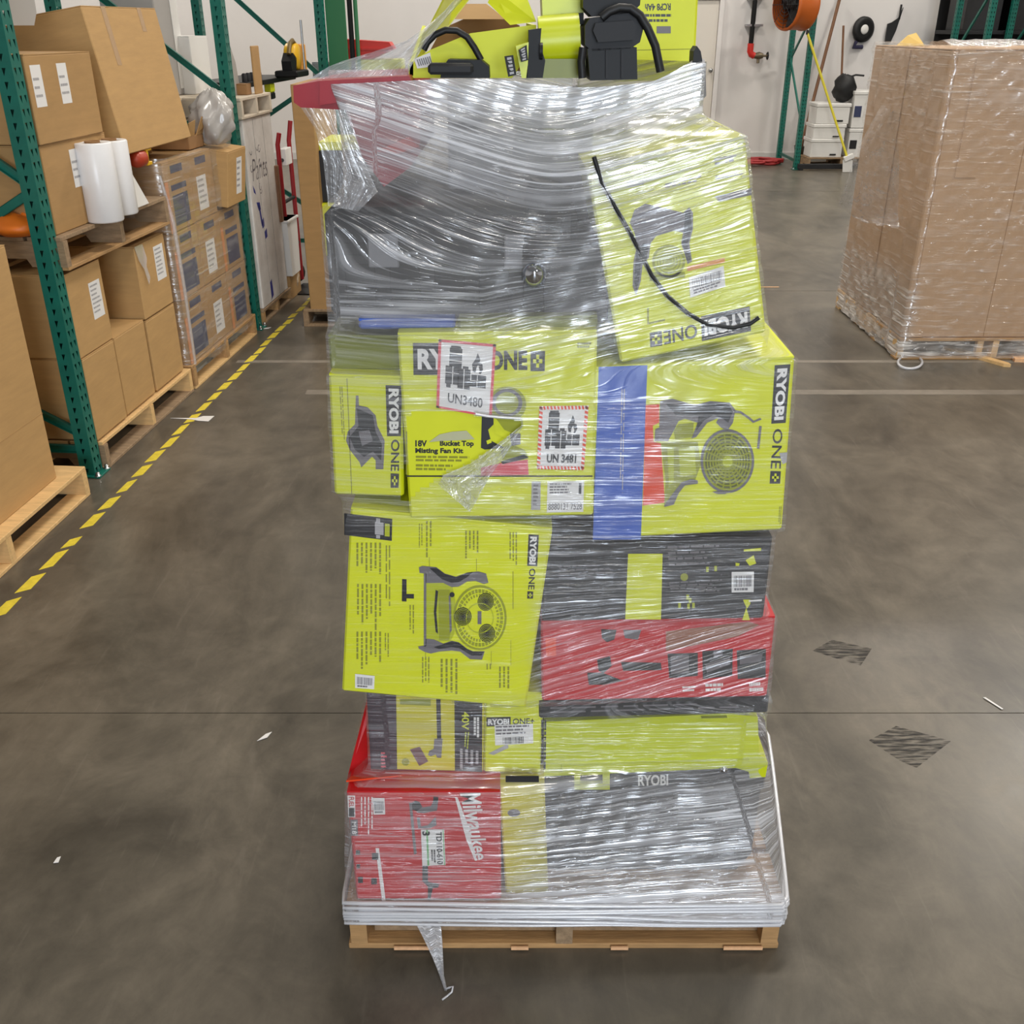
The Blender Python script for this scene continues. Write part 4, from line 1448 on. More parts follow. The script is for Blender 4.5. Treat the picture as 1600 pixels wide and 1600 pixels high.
TEAR = crop(490, 480, 3.556)((530, 590), (570, 568), (720, 565), (850, 583), (940, 602), (1090, 606), (1150, 640), (1165, 662), (1010, 770), (870, 868), (740, 915), (620, 1000), (520, 1070), (480, 1085), (475, 900), (520, 880), (515, 690))


def tear(p):
    if p.y > 1.8:
        return False
    return inside(*project(p), TEAR)


def film_haze(p):
    """turns of film per height, with glare near the top put in as extra haze"""
    z = p.z
    f = 0.52
    f += 1.25 * smooth01(z, 1.64, 1.74) * (1 - 0.45 * smooth01(p.x, .20, .32)) + 0.7 * smooth01(z, 1.78, 1.83)  # white glare of the upper film painted in as denser film
    f -= 0.6 * smooth01(z, 1.58, 1.66) * (1 - smooth01(p.x, -.20, -.10))
    f += 0.45 * smooth01(z, 1.40, 1.50) * (1 - smooth01(p.x, .14, .2))
    f += 0.75 * (1 - smooth01(z, .36, .52)) * smooth01(p.x, -.02, .10)
    f += 0.25 * (1 - smooth01(z, .36, .52))
    f += 1.3 * (1 - smooth01(z, .13, .26)) * smooth01(p.x, -.06, .02) + 1.2 * (1 - smooth01(z, .12, .16))
    f -= 0.40 * smooth01(z, .70, .74) * (1 - smooth01(z, 1.08, 1.12)) * (1 - smooth01(p.x, .02, .06))
    f -= 0.22 * smooth01(z, 1.08, 1.12) * (1 - smooth01(z, 1.36, 1.42)) * smooth01(p.x, .28, .36)
    return max(f, 0.12)


def lean_of(p):
    """the streaks of the film run aslant where it was pulled up or down while wrapping"""
    z, x = p.z, p.x
    a = 0.30 * smooth01(z, 1.50, 1.66) * math.sqrt((x - 0.06) ** 2 + 0.004)
    a += 0.22 * smooth01(z, 1.34, 1.42) * (1 - smooth01(z, 1.52, 1.64)) * max(0, x + .05)
    a += 0.30 * smooth01(z, .60, .68) * (1 - smooth01(z, .86, .98)) * max(0, x)
    a += 0.06 * (1 - smooth01(z, .40, .5)) * max(0, x)
    return a


wrapper = thing('stretch_wrap', 'clear streaky stretch film wrapped tightly around the tall mixed load of tool boxes', 'plastic film', loc=(0, 0, 0))
film_mesh('film_sheet', th, R, zs, cen, film_main, wrapper, ztop=tower_top, hole=tear, film_haze=film_haze,
          slant=lean_of)

# torn flap of film that hangs over the tear
r_ = random.Random(9)
c1 = crop(490, 480, 3.556)
ed = c1((1158, 655), (1010, 770), (870, 868), (720, 935), (690, 985))
ed2 = c1((1160, 668), (1060, 830), (985, 930), (930, 1030), (870, 1140))
grid = []
for i in range(13):
    row = []
    f_ = i / 12 * (len(ed) - 1)
    a = min(int(f_), len(ed) - 2)
    k = f_ - a
    p0 = [ed[a][q] * (1 - k) + ed[a + 1][q] * k for q in (0, 1)]
    p1 = [ed2[a][q] * (1 - k) + ed2[a + 1][q] * k for q in (0, 1)]
    for j in range(13):
        s = j / 12
        bulge = 0.022 * math.sin(PI * s) * (i / 12) + r_.uniform(0, .009)
        row.append(W(p0[0] + (p1[0] - p0[0]) * s, p0[1] + (p1[1] - p0[1]) * s, 1.585 - bulge))
    grid.append(row)
sheet('torn_flap', grid, film_loose, wrapper, (.5, .6))
# curled lip of the tear, a pale tube put in for its white shine
m_ = MB().tube([W(x, y, 1.582) for x, y in c1((900, 592), (960, 604), (1040, 612), (1150, 618))], .0026, film_rope, 6)
m_.build('tear_lip_shine', wrapper)

# gathered ropes of film round the pallet
ring = R[0]
for i, (z, rr_) in enumerate(((.152, .006), (.140, .005), (.128, .0065), (.115, .006), (.103, .005), (.094, .0045))):
    iz = int(np.argmin(np.abs(zs - z)))
    pts = []
    for j in range(0, 420, 3):
        r = R[iz, j] + 0.004
        zz = z + .004 * math.sin(th[j] * 2 + i * 1.7) - (0.012 * smooth01(math.cos(th[j]), .2, .8) if i > 2 else 0)
        pts.append((cen[0] + r * math.cos(th[j]), cen[1] + r * math.sin(th[j]), zz))
    MB().tube(pts, rr_ * .8, film_rope, 6, closed=True).build('film_rope', wrapper)

# film drawn up from the red case over the open carton
L0 = [(482, 124), (520, 100), (580, 82), (640, 62), (690, 22), (722, -14)]
L1 = [(638, 117), (642, 104), (650, 92), (664, 68), (692, 34), (728, -6)]
grid = []
for i in range(13):
    f_ = i / 12 * 5
    a = min(int(f_), 4)
    k = f_ - a
    row = []
    for j in range(9):
        s = j / 8
        x = (L0[a][0] * (1 - k) + L0[a + 1][0] * k) * (1 - s) + (L1[a][0] * (1 - k) + L1[a + 1][0] * k) * s
        y_ = (L0[a][1] * (1 - k) + L0[a + 1][1] * k) * (1 - s) + (L1[a][1] * (1 - k) + L1[a + 1][1] * k) * s
        row.append(W(x, y_, 1.70 + 0.02 * math.sin(s * 9 + i)))
    grid.append(row)
film_drape = film_material('draped_film', 0.36, 0.5, 14, 1.2, patch=(4, 3), bump=0.6, use_attr=False)
sheet('film_drape', grid, film_drape, wrapper, (1, 1))
# drape between the red case tip and the dark case, left side
LA = [(470, 168), (492, 200), (505, 250), (513, 322)]
LB = [(545, 172), (566, 245), (590, 300), (560, 330)]
grid = []
for i in range(10):
    f_ = i / 9 * 3
    a = min(int(f_), 2)
    k = f_ - a
    row = []
    for j in range(8):
        s = j / 7
        x = (LA[a][0] * (1 - k) + LA[a + 1][0] * k) * (1 - s) + (LB[a][0] * (1 - k) + LB[a + 1][0] * k) * s
        y_ = (LA[a][1] * (1 - k) + LA[a + 1][1] * k) * (1 - s) + (LB[a][1] * (1 - k) + LB[a + 1][1] * k) * s
        row.append(W(x, y_, 1.655 - .012 * s + 0.003 * math.sin(s * 17 + i)))
    grid.append(row)
sheet('film_drape', grid, film_material('side_drape_film', .16, .4, 12, 1.2, patch=(4, 3), bump=.5, use_attr=False), wrapper, (.6, 1))

# loose tail of film trailing on the floor
tail = [(668, 1440, .09, 1.585), (676, 1468, .055, 1.575), (684, 1500, .02, 1.53), (690, 1525, .006, 1.5), (697, 1548, .003, 1.48)]
pts = []
for x, y_, z, Y_ in tail:
    p = G(x, y_, z)
    pts.append(p)
grid = []
wd = [.030, .022, .012, .005, .003]
for i, p in enumerate(pts):
    grid.append([p + Vector(((s - .5) * 2 * wd[i], .004 * math.sin(s * 11 + i), .003 * math.cos(s * 9))) for s in np.linspace(0, 1, 7)])
sheet('film_tail', grid, film_rope, wrapper, (.2, .4))
e_ = G(697, 1545, .004)
MB().tube([G(690, 1525, .004), e_, G(702, 1543, .012), G(708, 1541, .016), G(706, 1550, .004), G(699, 1556, .003), G(691, 1562, .003)], .0022, film_rope, 6).build('film_tail', wrapper)

# ================================================================== left rack bays
RO = Vector((-1.971, 4.261, 0))
RA = math.atan(.077)
RE = Vector((math.sin(RA), math.cos(RA), 0))       # along the aisle, away from the viewer
RN = Vector((math.cos(RA), -math.sin(RA), 0))      # towards the aisle


def RK(s, d, z):
    return RO + RE * s + RN * d + Vector((0, 0, z))


def RM(s, d, z, lean=0.0, roll=0.0, yaw=0.0):
    """local x runs along the aisle, local -y faces the aisle"""
    o = RK(s, d, z)
    M = Matrix(((RE.x, -RN.x, 0, o.x), (RE.y, -RN.y, 0, o.y), (RE.z, -RN.z, 1, o.z), (0, 0, 0, 1)))
    return M @ Matrix.Rotation(yaw, 4, 'Z') @ Matrix.Rotation(-lean, 4, 'X') @ Matrix.Rotation(roll, 4, 'Y')


def perforated(mb, M, w, h, m, holes, pitch=0.0508, hw=0.016, hh=0.030, skew=0.004):
    """steel strip (local x 0..w, z 0..h at y = 0) with two or one column of teardrop slots cut through it"""
    xs = [0]
    for c in holes:
        xs += [c - hw / 2, c + hw / 2]
    xs.append(w)
    n = int(h / pitch)
    for k in range(n):
        z0 = k * pitch
        zz = [z0, z0 + (pitch - hh) / 2, z0 + (pitch + hh) / 2, z0 + pitch]
        for i in range(len(xs) - 1):
            if i % 2 == 0:
                mb.add([(xs[i], 0, z0), (xs[i + 1], 0, z0), (xs[i + 1], 0, z0 + pitch), (xs[i], 0, z0 + pitch)], [(0, 1, 2, 3)], m, M=M)
            else:
                a, b = xs[i], xs[i + 1]
                mb.add([(a, 0, zz[0]), (b, 0, zz[0]), (b, 0, zz[1]), (a, 0, zz[1])], [(0, 1, 2, 3)], m, M=M)
                mb.add([(a, 0, zz[2]), (b, 0, zz[2]), (b, 0, zz[3]), (a, 0, zz[3])], [(0, 1, 2, 3)], m, M=M)
                mb.add([(a, 0, zz[1]), ((a + b) / 2 + skew, 0, zz[1]), (a, 0, zz[2])], [(0, 1, 2)], m, M=M)
                mb.add([(b, 0, zz[1]), (b, 0, zz[2]), ((a + b) / 2 + skew, 0, zz[1])], [(0, 1, 2)], m, M=M)
    return n * pitch


def upright(t, M, h, m, md, w=0.076, dep=0.07):
    """open steel channel: slotted face and two slotted sides. local -y faces the aisle"""
    mb = MB()
    hh_ = perforated(mb, M, w, h, m, (w * .27, w * .73))
    side = (dep * .5,)
    perforated(mb, M @ Matrix.Rotation(PI / 2, 4, 'Z'), dep, h, m, side)
    perforated(mb, M @ Matrix.Translation((w, 0, 0)) @ Matrix.Rotation(PI / 2, 4, 'Z'), dep, h, m, side)
    mb.box(0.002, w - 0.002, dep - 0.004, dep, 0, hh_, md, M=M)
    mb.build('post', t)
    f_ = MB()
    f_.cbox(-0.02, w + 0.02, -0.03, dep + 0.02, 0.0, 0.010, m, M, 0.002)
    f_.build('foot_plate', t)
    f_ = MB()
    for x in (-0.008, w + 0.008):
        f_.lathe([(0, .030), (.009, .028), (.010, .012), (.016, .012), (.016, .010)], steel, 8, M @ Matrix.Translation((x, -0.016, 0)))
    f_.build('anchor_bolts', t)


def rack_frame(label, M, h, depth, braces, m=teal, md=teal_d, group='green rack frames'):
    t = thing('storage_rack', label, 'rack', M, group)
    I = Matrix.Identity(4)
    upright(t, I, h, m, md)
    upright(t, Matrix.Translation((0, depth, 0)), h, m, md)
    for (y0, z0, y1, z1) in braces:
        a, b = Vector((.038, y0, z0)), Vector((.038, y1, z1))
        d = b - a
        L_ = d.length
        Mb = Matrix.Translation(a) @ d.to_track_quat('Z', 'X').to_matrix().to_4x4()
        mb = MB()
        mb.box(-.019, .019, -.002, .002, 0, L_, m, Mb)
        mb.box(-.019, -.016, -.018, .002, 0, L_, m, Mb)
        mb.box(.016, .019, -.018, .002, 0, L_, m, Mb)
        mb.build('brace', t)
    return t


DP = 1.05
BR = [(0.07, .13, 1.0, .13), (0.07, .22, 1.0, .72), (1.0, .76, .07, 1.28), (0.07, 1.34, 1.0, 2.02), (1.0, 2.1, .07, 2.5)]
rack_frame('nearest green rack upright, beside the large kraft carton at floor level', RM(-0.002, 0, 0), 2.75, DP, BR)
rack_frame('second green rack upright, between the blue-printed cartons and the scribbled white crate', RM(2.52, 0, 0), 2.75, DP, [(0.07, .13, 1.0, .13), (.07, .3, 1.0, .78), (1.0, .92, .07, 1.50), (.07, 1.54, 1.0, 2.25)])
rack_frame('far green rack upright with a green guard panel, behind the yellow tool', RM(5.00, 0, 0), 2.75, DP, [(0.07, .13, 1.0, .13), (.07, .3, 1.0, .9), (1.0, .95, .07, 1.50), (.07, 1.53, 1.0, 2.35)])
t = thing('guard_panel', 'flat green steel guard panel with a dark pole beside the far rack upright', 'panel', RM(5.1, 0.0, 0))
MB().cbox(0, .02, -.17, .0, 0.0, 2.75, green_pn, c=.003).build('panel', t)
MB().tube([(0.05, -.20, 0), (0.05, -.20, 2.7)], .022, dark_m, 10).build('pole', t)
MB().tube([(0.05, -.25, 0), (0.05, -.25, 2.7)], .018, green_pn, 10).build('rail', t)

# ---- first bay, at the left edge of the frame
pallet('fresh yellowish pallet under the large plain carton nearest the viewer', RM(-1.5, .065, 0), 1.31, 1.05, [wood_y], 11, h=.14, wear=.6)
t = carton('large_carton', 'large plain kraft carton on the fresh pallet, nearest at the left edge', RM(-1.48, .0, .14), 1.16, .95, 1.005, kraft)
MB().box(.0, 1.16, -.0008, 0, .30, .302, kraft_dk).build('crease', t)
# ---- second bay: cartons in two rows on a pallet
pallet('weathered pallet under the two rows of plain kraft cartons', RM(.09, .02, 0), 1.13, 1.05, [wood, wood_y, wood_g], 12)
GK = 'plain kraft cartons'
cart = [
    (.085, .325, .40, .15, 'lower kraft carton directly behind the nearest green upright'),
    (.425, .350, .40, .15, 'middle kraft carton of the bottom row, open space above it'),
    (.795, .375, .385, .15, 'kraft carton at the far end of the bottom row'),
    (.075, .345, .385, .551, 'upper kraft carton with one white label beside the nearest green upright'),
    (.795, .375, .375, .540, 'upper kraft carton with a white label and loose tape at the far end'),
]
for i, (s, w, h, z, lb) in enumerate(cart):
    t = carton('kraft_carton', lb, RM(s, -.004 * (i % 2), z), w, .55, h - .002, kraft, GK)
    pr = Print(t)
    if i == 3:
        fn = pr.frame([(.20, .30), (.31, .30), (.31, .13), (.20, .13)], px=False)
        pr.rect(fn, 0, 0, 1, 1, paper, 1)
        pr.lines(fn, .1, .08, .9, .9, 7, grey_l, 2, .4, 3)
        pr.build('label')
    if i == 4:
        fn = pr.frame([(.22, .33), (.34, .33), (.34, .15), (.22, .15)], px=False)
        pr.rect(fn, 0, 0, 1, 1, paper, 1)
        pr.lines(fn, .1, .08, .9, .9, 7, grey_l, 2, .4, 5)
        pr.build('label')
        tw = MB()
        rr = random.Random(4)
        q = [(-.004, -.004, .375), (.09, -.004, .372), (.10, -.012, .30), (.085, -.010, .26), (.10, -.014, .20), (.07, -.016, .17), (.06, -.008, .25), (.02, -.006, .30)]
        tw.prism(q, (0, -.002, 0), film_loose)
        tw.build('loose_tape', t)
# deeper second row of the same cartons
for s, w, z, lb in ((.085, .36, .15, 'kraft carton in the rear row behind the nearest upright, bottom'), (.075, .37, .551, 'kraft carton in the rear row behind the nearest upright, top')):
    carton('kraft_carton', lb, RM(s, -.56, z), w, .45, .396, kraft_dk, GK)

# ---- pallet on top of these cartons and what it carries
pallet('splintered weathered pallet lying on top of the kraft cartons', RM(.065, .03, .955), 1.15, 1.0, [wood_g, wood, wood_g], 14, h=.145, wear=2.0)
ZP = 1.101
for s, d, w, dd, z, h, lb, nlab in ((.10, -.01, .61, .5, ZP, .365, 'lower plain carton on the splintered pallet behind the white rolls', 1), (.10, .0, .58, .5, ZP + .367, .345, 'upper plain carton with two white labels on the splintered pallet', 2)):
    t = carton('shelf_carton', lb, RM(s, d, z), w, dd, h, kraft_dk, GK)
    for i in range(nlab):
        pr = Print(t)
        u0 = .03 + .22 * i if nlab == 2 else .24
        fn = pr.frame([(u0, h - .04), (u0 + .085, h - .04), (u0 + .085, h - .20), (u0, h - .20)], px=False)
        pr.rect(fn, 0, 0, 1, 1, paper, 1)
        pr.lines(fn, .1, .3, .9, .9, 3, grey_l, 2, .3, i)
        pr.build('label')
# big flat carton leaning back on the shelf load
t = carton('leaning_carton', 'big flat plain carton leaning back above the white rolls', RM(.89, .0, 1.345, lean=.16, roll=.0), .865, .58, .665, kraft)
for u0, z0, z1 in ((.20, .40, .665), (.62, .55, .665)):
    pr = Print(t, eps=.0008)
    pr.rect(pr.frame([(u0, z1), (u0 + .05, z1), (u0 + .05, z0), (u0, z0)], px=False), 0, 0, 1, 1, tape_m, 1)
    pr.build('tape')
t = thing('grey_bin', 'grey plastic bin high up at the left edge on the labelled carton', 'bin', RM(.16, -.12, 1.918))
m_ = MB()
m_.prism([(0.02, 0, 0), (.30, 0, 0), (.34, 0, .05), (.36, 0, .3), (-.02, 0, .3), (0, 0, .04)], (0, .3, 0), grey_bin)
m_.build('body', t)
MB().cbox(-.03, .37, -.012, .312, .28, .30, grey_bin, c=.004).build('rim', t)
carton('added_bin_support', 'low dark carton added to hold up the grey plastic bin', RM(.14, -.24, 1.816), .24, .2, .1, kraft_in)  # added prop that lifts the bin above the labelled carton

# rolls of white film standing on the pallet
for i, (s, d, r, h, lx, lb) in enumerate(((.46, .045, .082, .345, 0, 'front upright roll of white stretch film on the splintered pallet'),
                                          (.66, .03, .080, .335, .03, 'second roll of white stretch film, behind the front roll'))):
    M = RM(s, d, ZP + .001, yaw=0)
    t = thing('film_roll', lb, 'film roll', M, 'rolls of white stretch film')
    MB().lathe([(.03, 0), (r - .004, 0), (r, .006), (r, h - .006), (r - .004, h), (.034, h - .003), (.034, h - .03), (0, h - .03)], roll_w, 28).build('film', t)
    MB().lathe([(.034, h + .006), (.028, h + .006), (.028, h - .02), (.034, h - .02), (.034, h + .006)], kraft_in, 20).build('core', t)
t = thing('white_sheet_bundle', 'bundle of white foam sheets leaning beside the film rolls', 'foam', RM(.74, .04, ZP, lean=.12))
for i in range(5):
    MB().prism([(0, .004 + i * .018, 0), (.235 - i * .006, .004 + i * .018, 0), (.03, .004 + i * .018, .325), (0, .004 + i * .018, .325)], (0, .016, 0), white_pl).build('sheet', t)
t = thing('orange_bag', 'crumpled orange bag at the near end of the splintered pallet', 'bag', RM(.03, -.17, ZP))
bm = MB()
rr = random.Random(2)
vs, fs = [], []
for i in range(7):
    for j in range(12):
        q = 2 * PI * j / 12
        r = math.sin(PI * (i + .35) / 7) * rr.uniform(.8, 1.1)
        vs.append((.07 * r * math.cos(q) * 1.3 + .05, .12 * r * math.sin(q), max(0, .045 + .05 * -math.cos(PI * (i + .35) / 7)) * rr.uniform(.85, 1.1)))
for i in range(6):
    for j in range(12):
        fs.append((i * 12 + j, i * 12 + (j + 1) % 12, (i + 1) * 12 + (j + 1) % 12, (i + 1) * 12 + j))
fs.append(tuple(range(12))[::-1])
fs.append(tuple(range(72, 84)))
bm.add(vs, fs, orange_pl, True)
bm.build('body', t)
MB().prism([(.0, -.122, .035), (.09, -.122, .030), (.09, -.118, .06), (.0, -.118, .062)], (0, -.002, 0), mat('dark_orange_print', (150, 70, 20), .5)).build('print', t)

# ---- blue-printed cartons, three columns by three rows, on a pallet
pallet('pallet under the blue-printed cartons', RM(1.26, .02, 0), 1.16, 1.05, [wood, wood_y], 15)
GB = 'blue-printed cartons'
names3 = ('near', 'middle', 'far')
rows3 = ('bottom', 'second', 'top')
bset = []
for r in range(3):
    for c in range(3):
        if r == 2 and c == 2:
            continue
        s, z = 1.285 + c * .372, .142 + r * .372
        M = RM(s, -.002 * ((r + c) % 2), z)
        t = carton('blue_printed_carton', f'blue-printed kraft carton, {rows3[r]} row, {names3[c]} column of the film-wrapped stack', M, .368, .50, .370, kraft_dk, GB)
        pr = Print(t)
        b_ = lambda *q: pr.rect(pr.frame([(q[0], q[3]), (q[1], q[3]), (q[1], q[2]), (q[0], q[2])], px=False), 0, 0, 1, 1, navy_p, 1)
        b_(.10, .27, .305, .345)
        if c != 1:
            b_(.08, .30, .215, .245)
            b_(.08, .30, .03, .19)
        pr.build('print')
        pr = Print(t)
        if c == 1:
            fn = pr.frame([(.09, .24), (.24, .24), (.24, .05), (.09, .05)], px=False)
            pr.rect(fn, 0, 0, 1, 1, paper, 1)
            pr.lines(fn, .1, .1, .9, .9, 5, grey_l, 2, .4, r)
            pr.build('label')
        else:
            pr.rect(pr.frame([(.0, .27), (.045, .27), (.045, .0), (.0, .0)], px=False), 0, 0, 1, 1, mat('faded_orange_print', (214, 140, 80), .6), 1)
            pr.build('orange_stripe')
for r in range(3):
    for c in range(2):
        carton('blue_printed_carton', f'blue-printed kraft carton of the {rows3[r]} row, {"front" if c else "back"} part of the near end', RM(1.285 + c * .372, -.52, .142 + r * .372), .368, .50, .370, kraft_dk, GB)
B0 = [RK(s, d, z) for s in (1.28, 2.40) for d in (.002, -1.02) for z in (.05, 1.262)]
t = carton('tipped_carton', 'kraft carton with a white label tipped outwards on top of the blue-printed stack', RM(2.07, .05, .90, lean=-.12), .34, .42, .33, kraft, None)
pr = Print(t)
fn = pr.frame([(.16, .28), (.26, .28), (.26, .06), (.16, .06)], px=False)
pr.rect(fn, 0, 0, 1, 1, paper, 1)
pr.lines(fn, .1, .1, .9, .9, 5, grey_l, 2, .4)
pr.build('label')
zs2 = np.arange(.08, 1.285, .03)
c2_ = RK(1.84, -.5, 0)
th2, R2 = wrap([B0], (c2_.x, c2_.y), zs2, 120, .014, 0, blur=1)
w2 = thing('stretch_wrap', 'thin dull stretch film around the blue-printed carton stack', 'plastic film', loc=(0, 0, 0))
film_mesh('film_sheet', th2, R2, zs2, (c2_.x, c2_.y), film_light, w2, wob=.003)
MB().tube([RK(1.24, .0, 1.20), RK(1.255, .03, .95), RK(1.262, .035, .6), RK(1.27, .03, .15)], [.008, .012, .010, .008], film_loose, 8).build('film_rope', w2)
# open small carton, red and yellow tool, white clutter on that stack
t = thing('small_open_carton', 'small open kraft carton with raised flaps on the blue-printed stack', 'box', RM(1.86, -.06, 1.262))
MB().cbox(0, .24, 0, .24, 0, .07, kraft_in, c=.003).build('body', t)
MB().prism([(0, 0, .07), (.10, 0, .07), (.07, -.03, .16), (-.04, -.03, .15)], (0, .004, 0), kraft).build('flap', t)
MB().prism([(.13, 0, .07), (.24, 0, .07), (.28, -.04, .14), (.18, -.03, .17)], (0, .004, 0), kraft_dk).build('flap', t)
t = thing('red_yellow_tool', 'small red and yellow hand tool under the leaning carton', 'power tool', RM(1.02, -.03, 1.262))
MB().lathe([(0, 0), (.03, .004), (.042, .03), (.042, .09), (.03, .115), (0, .12)], mat('rust_red_plastic', (176, 60, 34), .4), 18, Matrix.Translation((.0, 0, .042)) @ Matrix.Rotation(PI / 2, 4, 'Y')).build('body', t)
m_ = MB()
m_.box(.125, .145, -.02, .02, 0, .09, yellow_pl, c=.003)
m_.box(.145, .19, -.02, .02, .07, .09, yellow_pl, c=.003)
m_.box(.145, .18, -.02, .02, .0, .018, yellow_pl, c=.003)
m_.build('handle', t)
carton('added_support_carton', 'low carton added to hold up the leaning carton, in the dark gap under it', RM(1.0, -.22, 1.262), .7, .3, .078, kraft_dk)  # added prop, unseen in the dark gap; holds up the leaning carton
t = thing('grey_tote', 'grey tote on the blue-printed stack, behind the leaning carton', 'bin', RM(1.85, -.32, 1.262))
MB().prism([(.02, 0, 0), (.50, 0, 0), (.53, 0, .20), (-.01, 0, .20)], (0, .4, 0), grey_bin).build('body', t)
MB().cbox(-.03, .55, -.02, .42, .17, .20, grey_bin, c=.004).build('rim', t)
t = carton('white_carton', 'plain white carton on the pale dirty pallet, behind the grey panel', RM(3.02, -.42, 1.493), .34, .35, .36, white_pl)
t = thing('white_appliance_box', 'tall white and grey box on the pale dirty pallet, above the clear plastic bag', 'box', RM(2.70, -.50, 1.493))
MB().cbox(0, .38, 0, .35, 0, .62, grey_bin, c=.006).build('body', t)
MB().cbox(.26, .382, -.004, .0, .04, .60, white_pl, c=.002).build('panel', t)
t = thing('plastic_bag', 'shiny crumpled clear plastic bag on the blue-printed stack', 'bag', RM(2.16, -.02, 1.262))
vs = []
rr = random.Random(8)
nb, mb_ = 30, 20
for i in range(mb_):
    a = PI * (i + .4) / (mb_ - .2)
    for j in range(nb):
        q = 2 * PI * j / nb
        fold = 1 + .16 * math.sin(q * 5 + a * 3) + .10 * math.sin(q * 9 - a * 7) + rr.uniform(-.07, .07)
        r = math.sin(a) * fold
        vs.append((.13 * r * math.cos(q) + .07 * (i / mb_), .12 * r * math.sin(q), max(.0, .15 - .16 * math.cos(a)) * rr.uniform(.96, 1.04)))
fs = [(i * nb + j, i * nb + (j + 1) % nb, (i + 1) * nb + (j + 1) % nb, (i + 1) * nb + j) for i in range(mb_ - 1) for j in range(nb)] + [tuple(range(nb))[::-1], tuple(range((mb_ - 1) * nb, mb_ * nb))]
MB().add(vs, fs, mat('bag_plastic', (176, 171, 166), .25, spec=.8), True).build('bag_body', t)

# ---- third bay
pallet('pallet under the scribbled white crate', RM(2.66, .0, 0), .72, 1.0, [wood_g, wood], 16, h=.1)
t = thing('white_crate', 'tall dirty white crate with scribbled marks and blue tape', 'crate', RM(2.70, -.01, .1))
crate_m = mat('dirty_white_board', (230, 226, 222), .7, var=.10, scale=5, dark=(204, 198, 192))
MB().cbox(0, .62, 0, .9, 0, 1.26, crate_m, c=.006).build('body', t)
m_ = MB()
for x in (.20, .41):
    m_.box(x, x + .004, -.001, 0, .01, 1.25, mat('seam_grey', (150, 146, 142), .7))
m_.build('seam', t)
pr = Print(t)
fn = pr.frame([(.08, 1.0), (.42, 1.0), (.42, .86), (.08, .86)], px=False)
pr.text(fn, 'Pants', 0, 0, 1, 1, mat('marker_ink', (104, 98, 104), .6), 1, -.01, .3)
rr = random.Random(12)
for k in range(9):
    x, z = rr.uniform(.05, .45), rr.uniform(.62, 1.18)
    pr.ell(pr.frame([(x, z), (x + .05, z), (x + .05, z - .05), (x, z - .05)], px=False), .5, .5, .5, .5, mat('marker_ink', (104, 98, 104), .6), 1, 10, r0=.75, a1=rr.choice((180, 270, 300)))
pr.build('marker_scribble')
pr = Print(t)
tb = mat('blue_tape', (36, 44, 140), .5)
for pts in ([(.10, .72), (.17, .71), (.18, .66), (.13, .66)], [(.13, .70), (.16, .70), (.19, .56), (.16, .55)], [(.16, .58), (.22, .60), (.22, .54), (.17, .53)], [(.06, .84), (.10, .80), (.11, .77), (.07, .79)], [(.20, .50), (.26, .52), (.26, .46), (.21, .45)], [(.20, .14), (.25, .16), (.26, .04), (.21, .02)]):
    pr = Print(t)
    pr.poly(lambda u, v: (u, v), pts, tb, 1)
    pr.build('blue_tape')
w3 = RM(2.68, -.0, 1.362)
pallet('pale dirty pallet on top of the scribbled white crate', w3, .66, .8, [mat('pale_wood', (206, 192, 172), .8, var=.2, scale=8)], 17, h=.13)
t = thing('pointed_board', 'grey pointed board standing on the pale dirty pallet', 'panel', RM(2.86, -.12, 1.493))
MB().prism([(0, 0, 0), (.20, 0, 0), (.16, 0, .20), (.06, 0, .34), (0, 0, .30)], (0, .03, 0), grey_bin).build('board', t)
MB().prism([(.03, -.002, .30), (.09, -.002, .28), (.06, -.002, .36), (.03, -.002, .36)], (0, .034, 0), grey_p).build('cap', t)
t = carton('brown_board', 'brown cardboard offcut upright on the pale dirty pallet', RM(3.08, -.02, 1.493), .16, .012, .30, kraft_dk, flaps=False, cat='cardboard')
t = carton('small_brown_box', 'small brown box at the foot of the cardboard offcut', RM(2.98, -.05, 1.493), .10, .1, .07, kraft_in)
# tools on the shelf between second and third uprights
t = thing('rack_shelf', 'dark shelf between the uprights carrying the yellow tool', 'shelf', RM(3.7, -.28, 1.50))
MB().cbox(0, 1.32, 0, .45, 0, .035, black_pl, c=.003).build('board', t)
for i in range(5):
    MB().lathe([(.02, 0), (.02, .05), (.012, .06), (0, .06)], dkgrey_pl, 10, Matrix.Translation((.10 + .09 * i, .05, .035))).build('bottle_cap', t)
MB().box(0, 1.32, .42, .45, -.06, 0, black_pl).build('beam', t)
t = thing('yellow_saw', 'yellow and black mitre saw on the dark rack shelf', 'power tool', RM(4.45, -.16, 1.536))
MB().lathe([(0, 0), (.09, .0), (.10, .01), (.10, .09), (.09, .10), (0, .10)], yellow_pl, 20, Matrix.Translation((.28, .1, .15)) @ Matrix.Rotation(PI / 2, 4, 'X')).build('motor', t)
MB().cbox(.02, .38, -.05, .14, 0, .05, black_pl, c=.01).build('base', t)
MB().prism([(.05, 0, .05), (.18, 0, .05), (.22, 0, .14), (.12, 0, .18), (.04, 0, .12)], (0, .08, 0), black_pl).build('arm', t)
MB().tube([(.10, .03, .17), (.16, .03, .25), (.24, .03, .27), (.30, .03, .24)], .018, mat('olive_tool_plastic', (110, 88, 40), .5), 8).build('handle', t)
MB().cbox(.36, .52, .0, .1, .02, .24, mat('orange_yellow_plastic', (232, 160, 70), .5), c=.008).build('guard', t)
MB().tube([(.36, -.02, .0), (.36, -.02, .42)], .010, steel, 8).build('fence_rod', t)
t = thing('lime_black_drill', 'small lime and black tool hanging under the dark rack shelf', 'power tool', RM(4.35, -.30, 1.38))
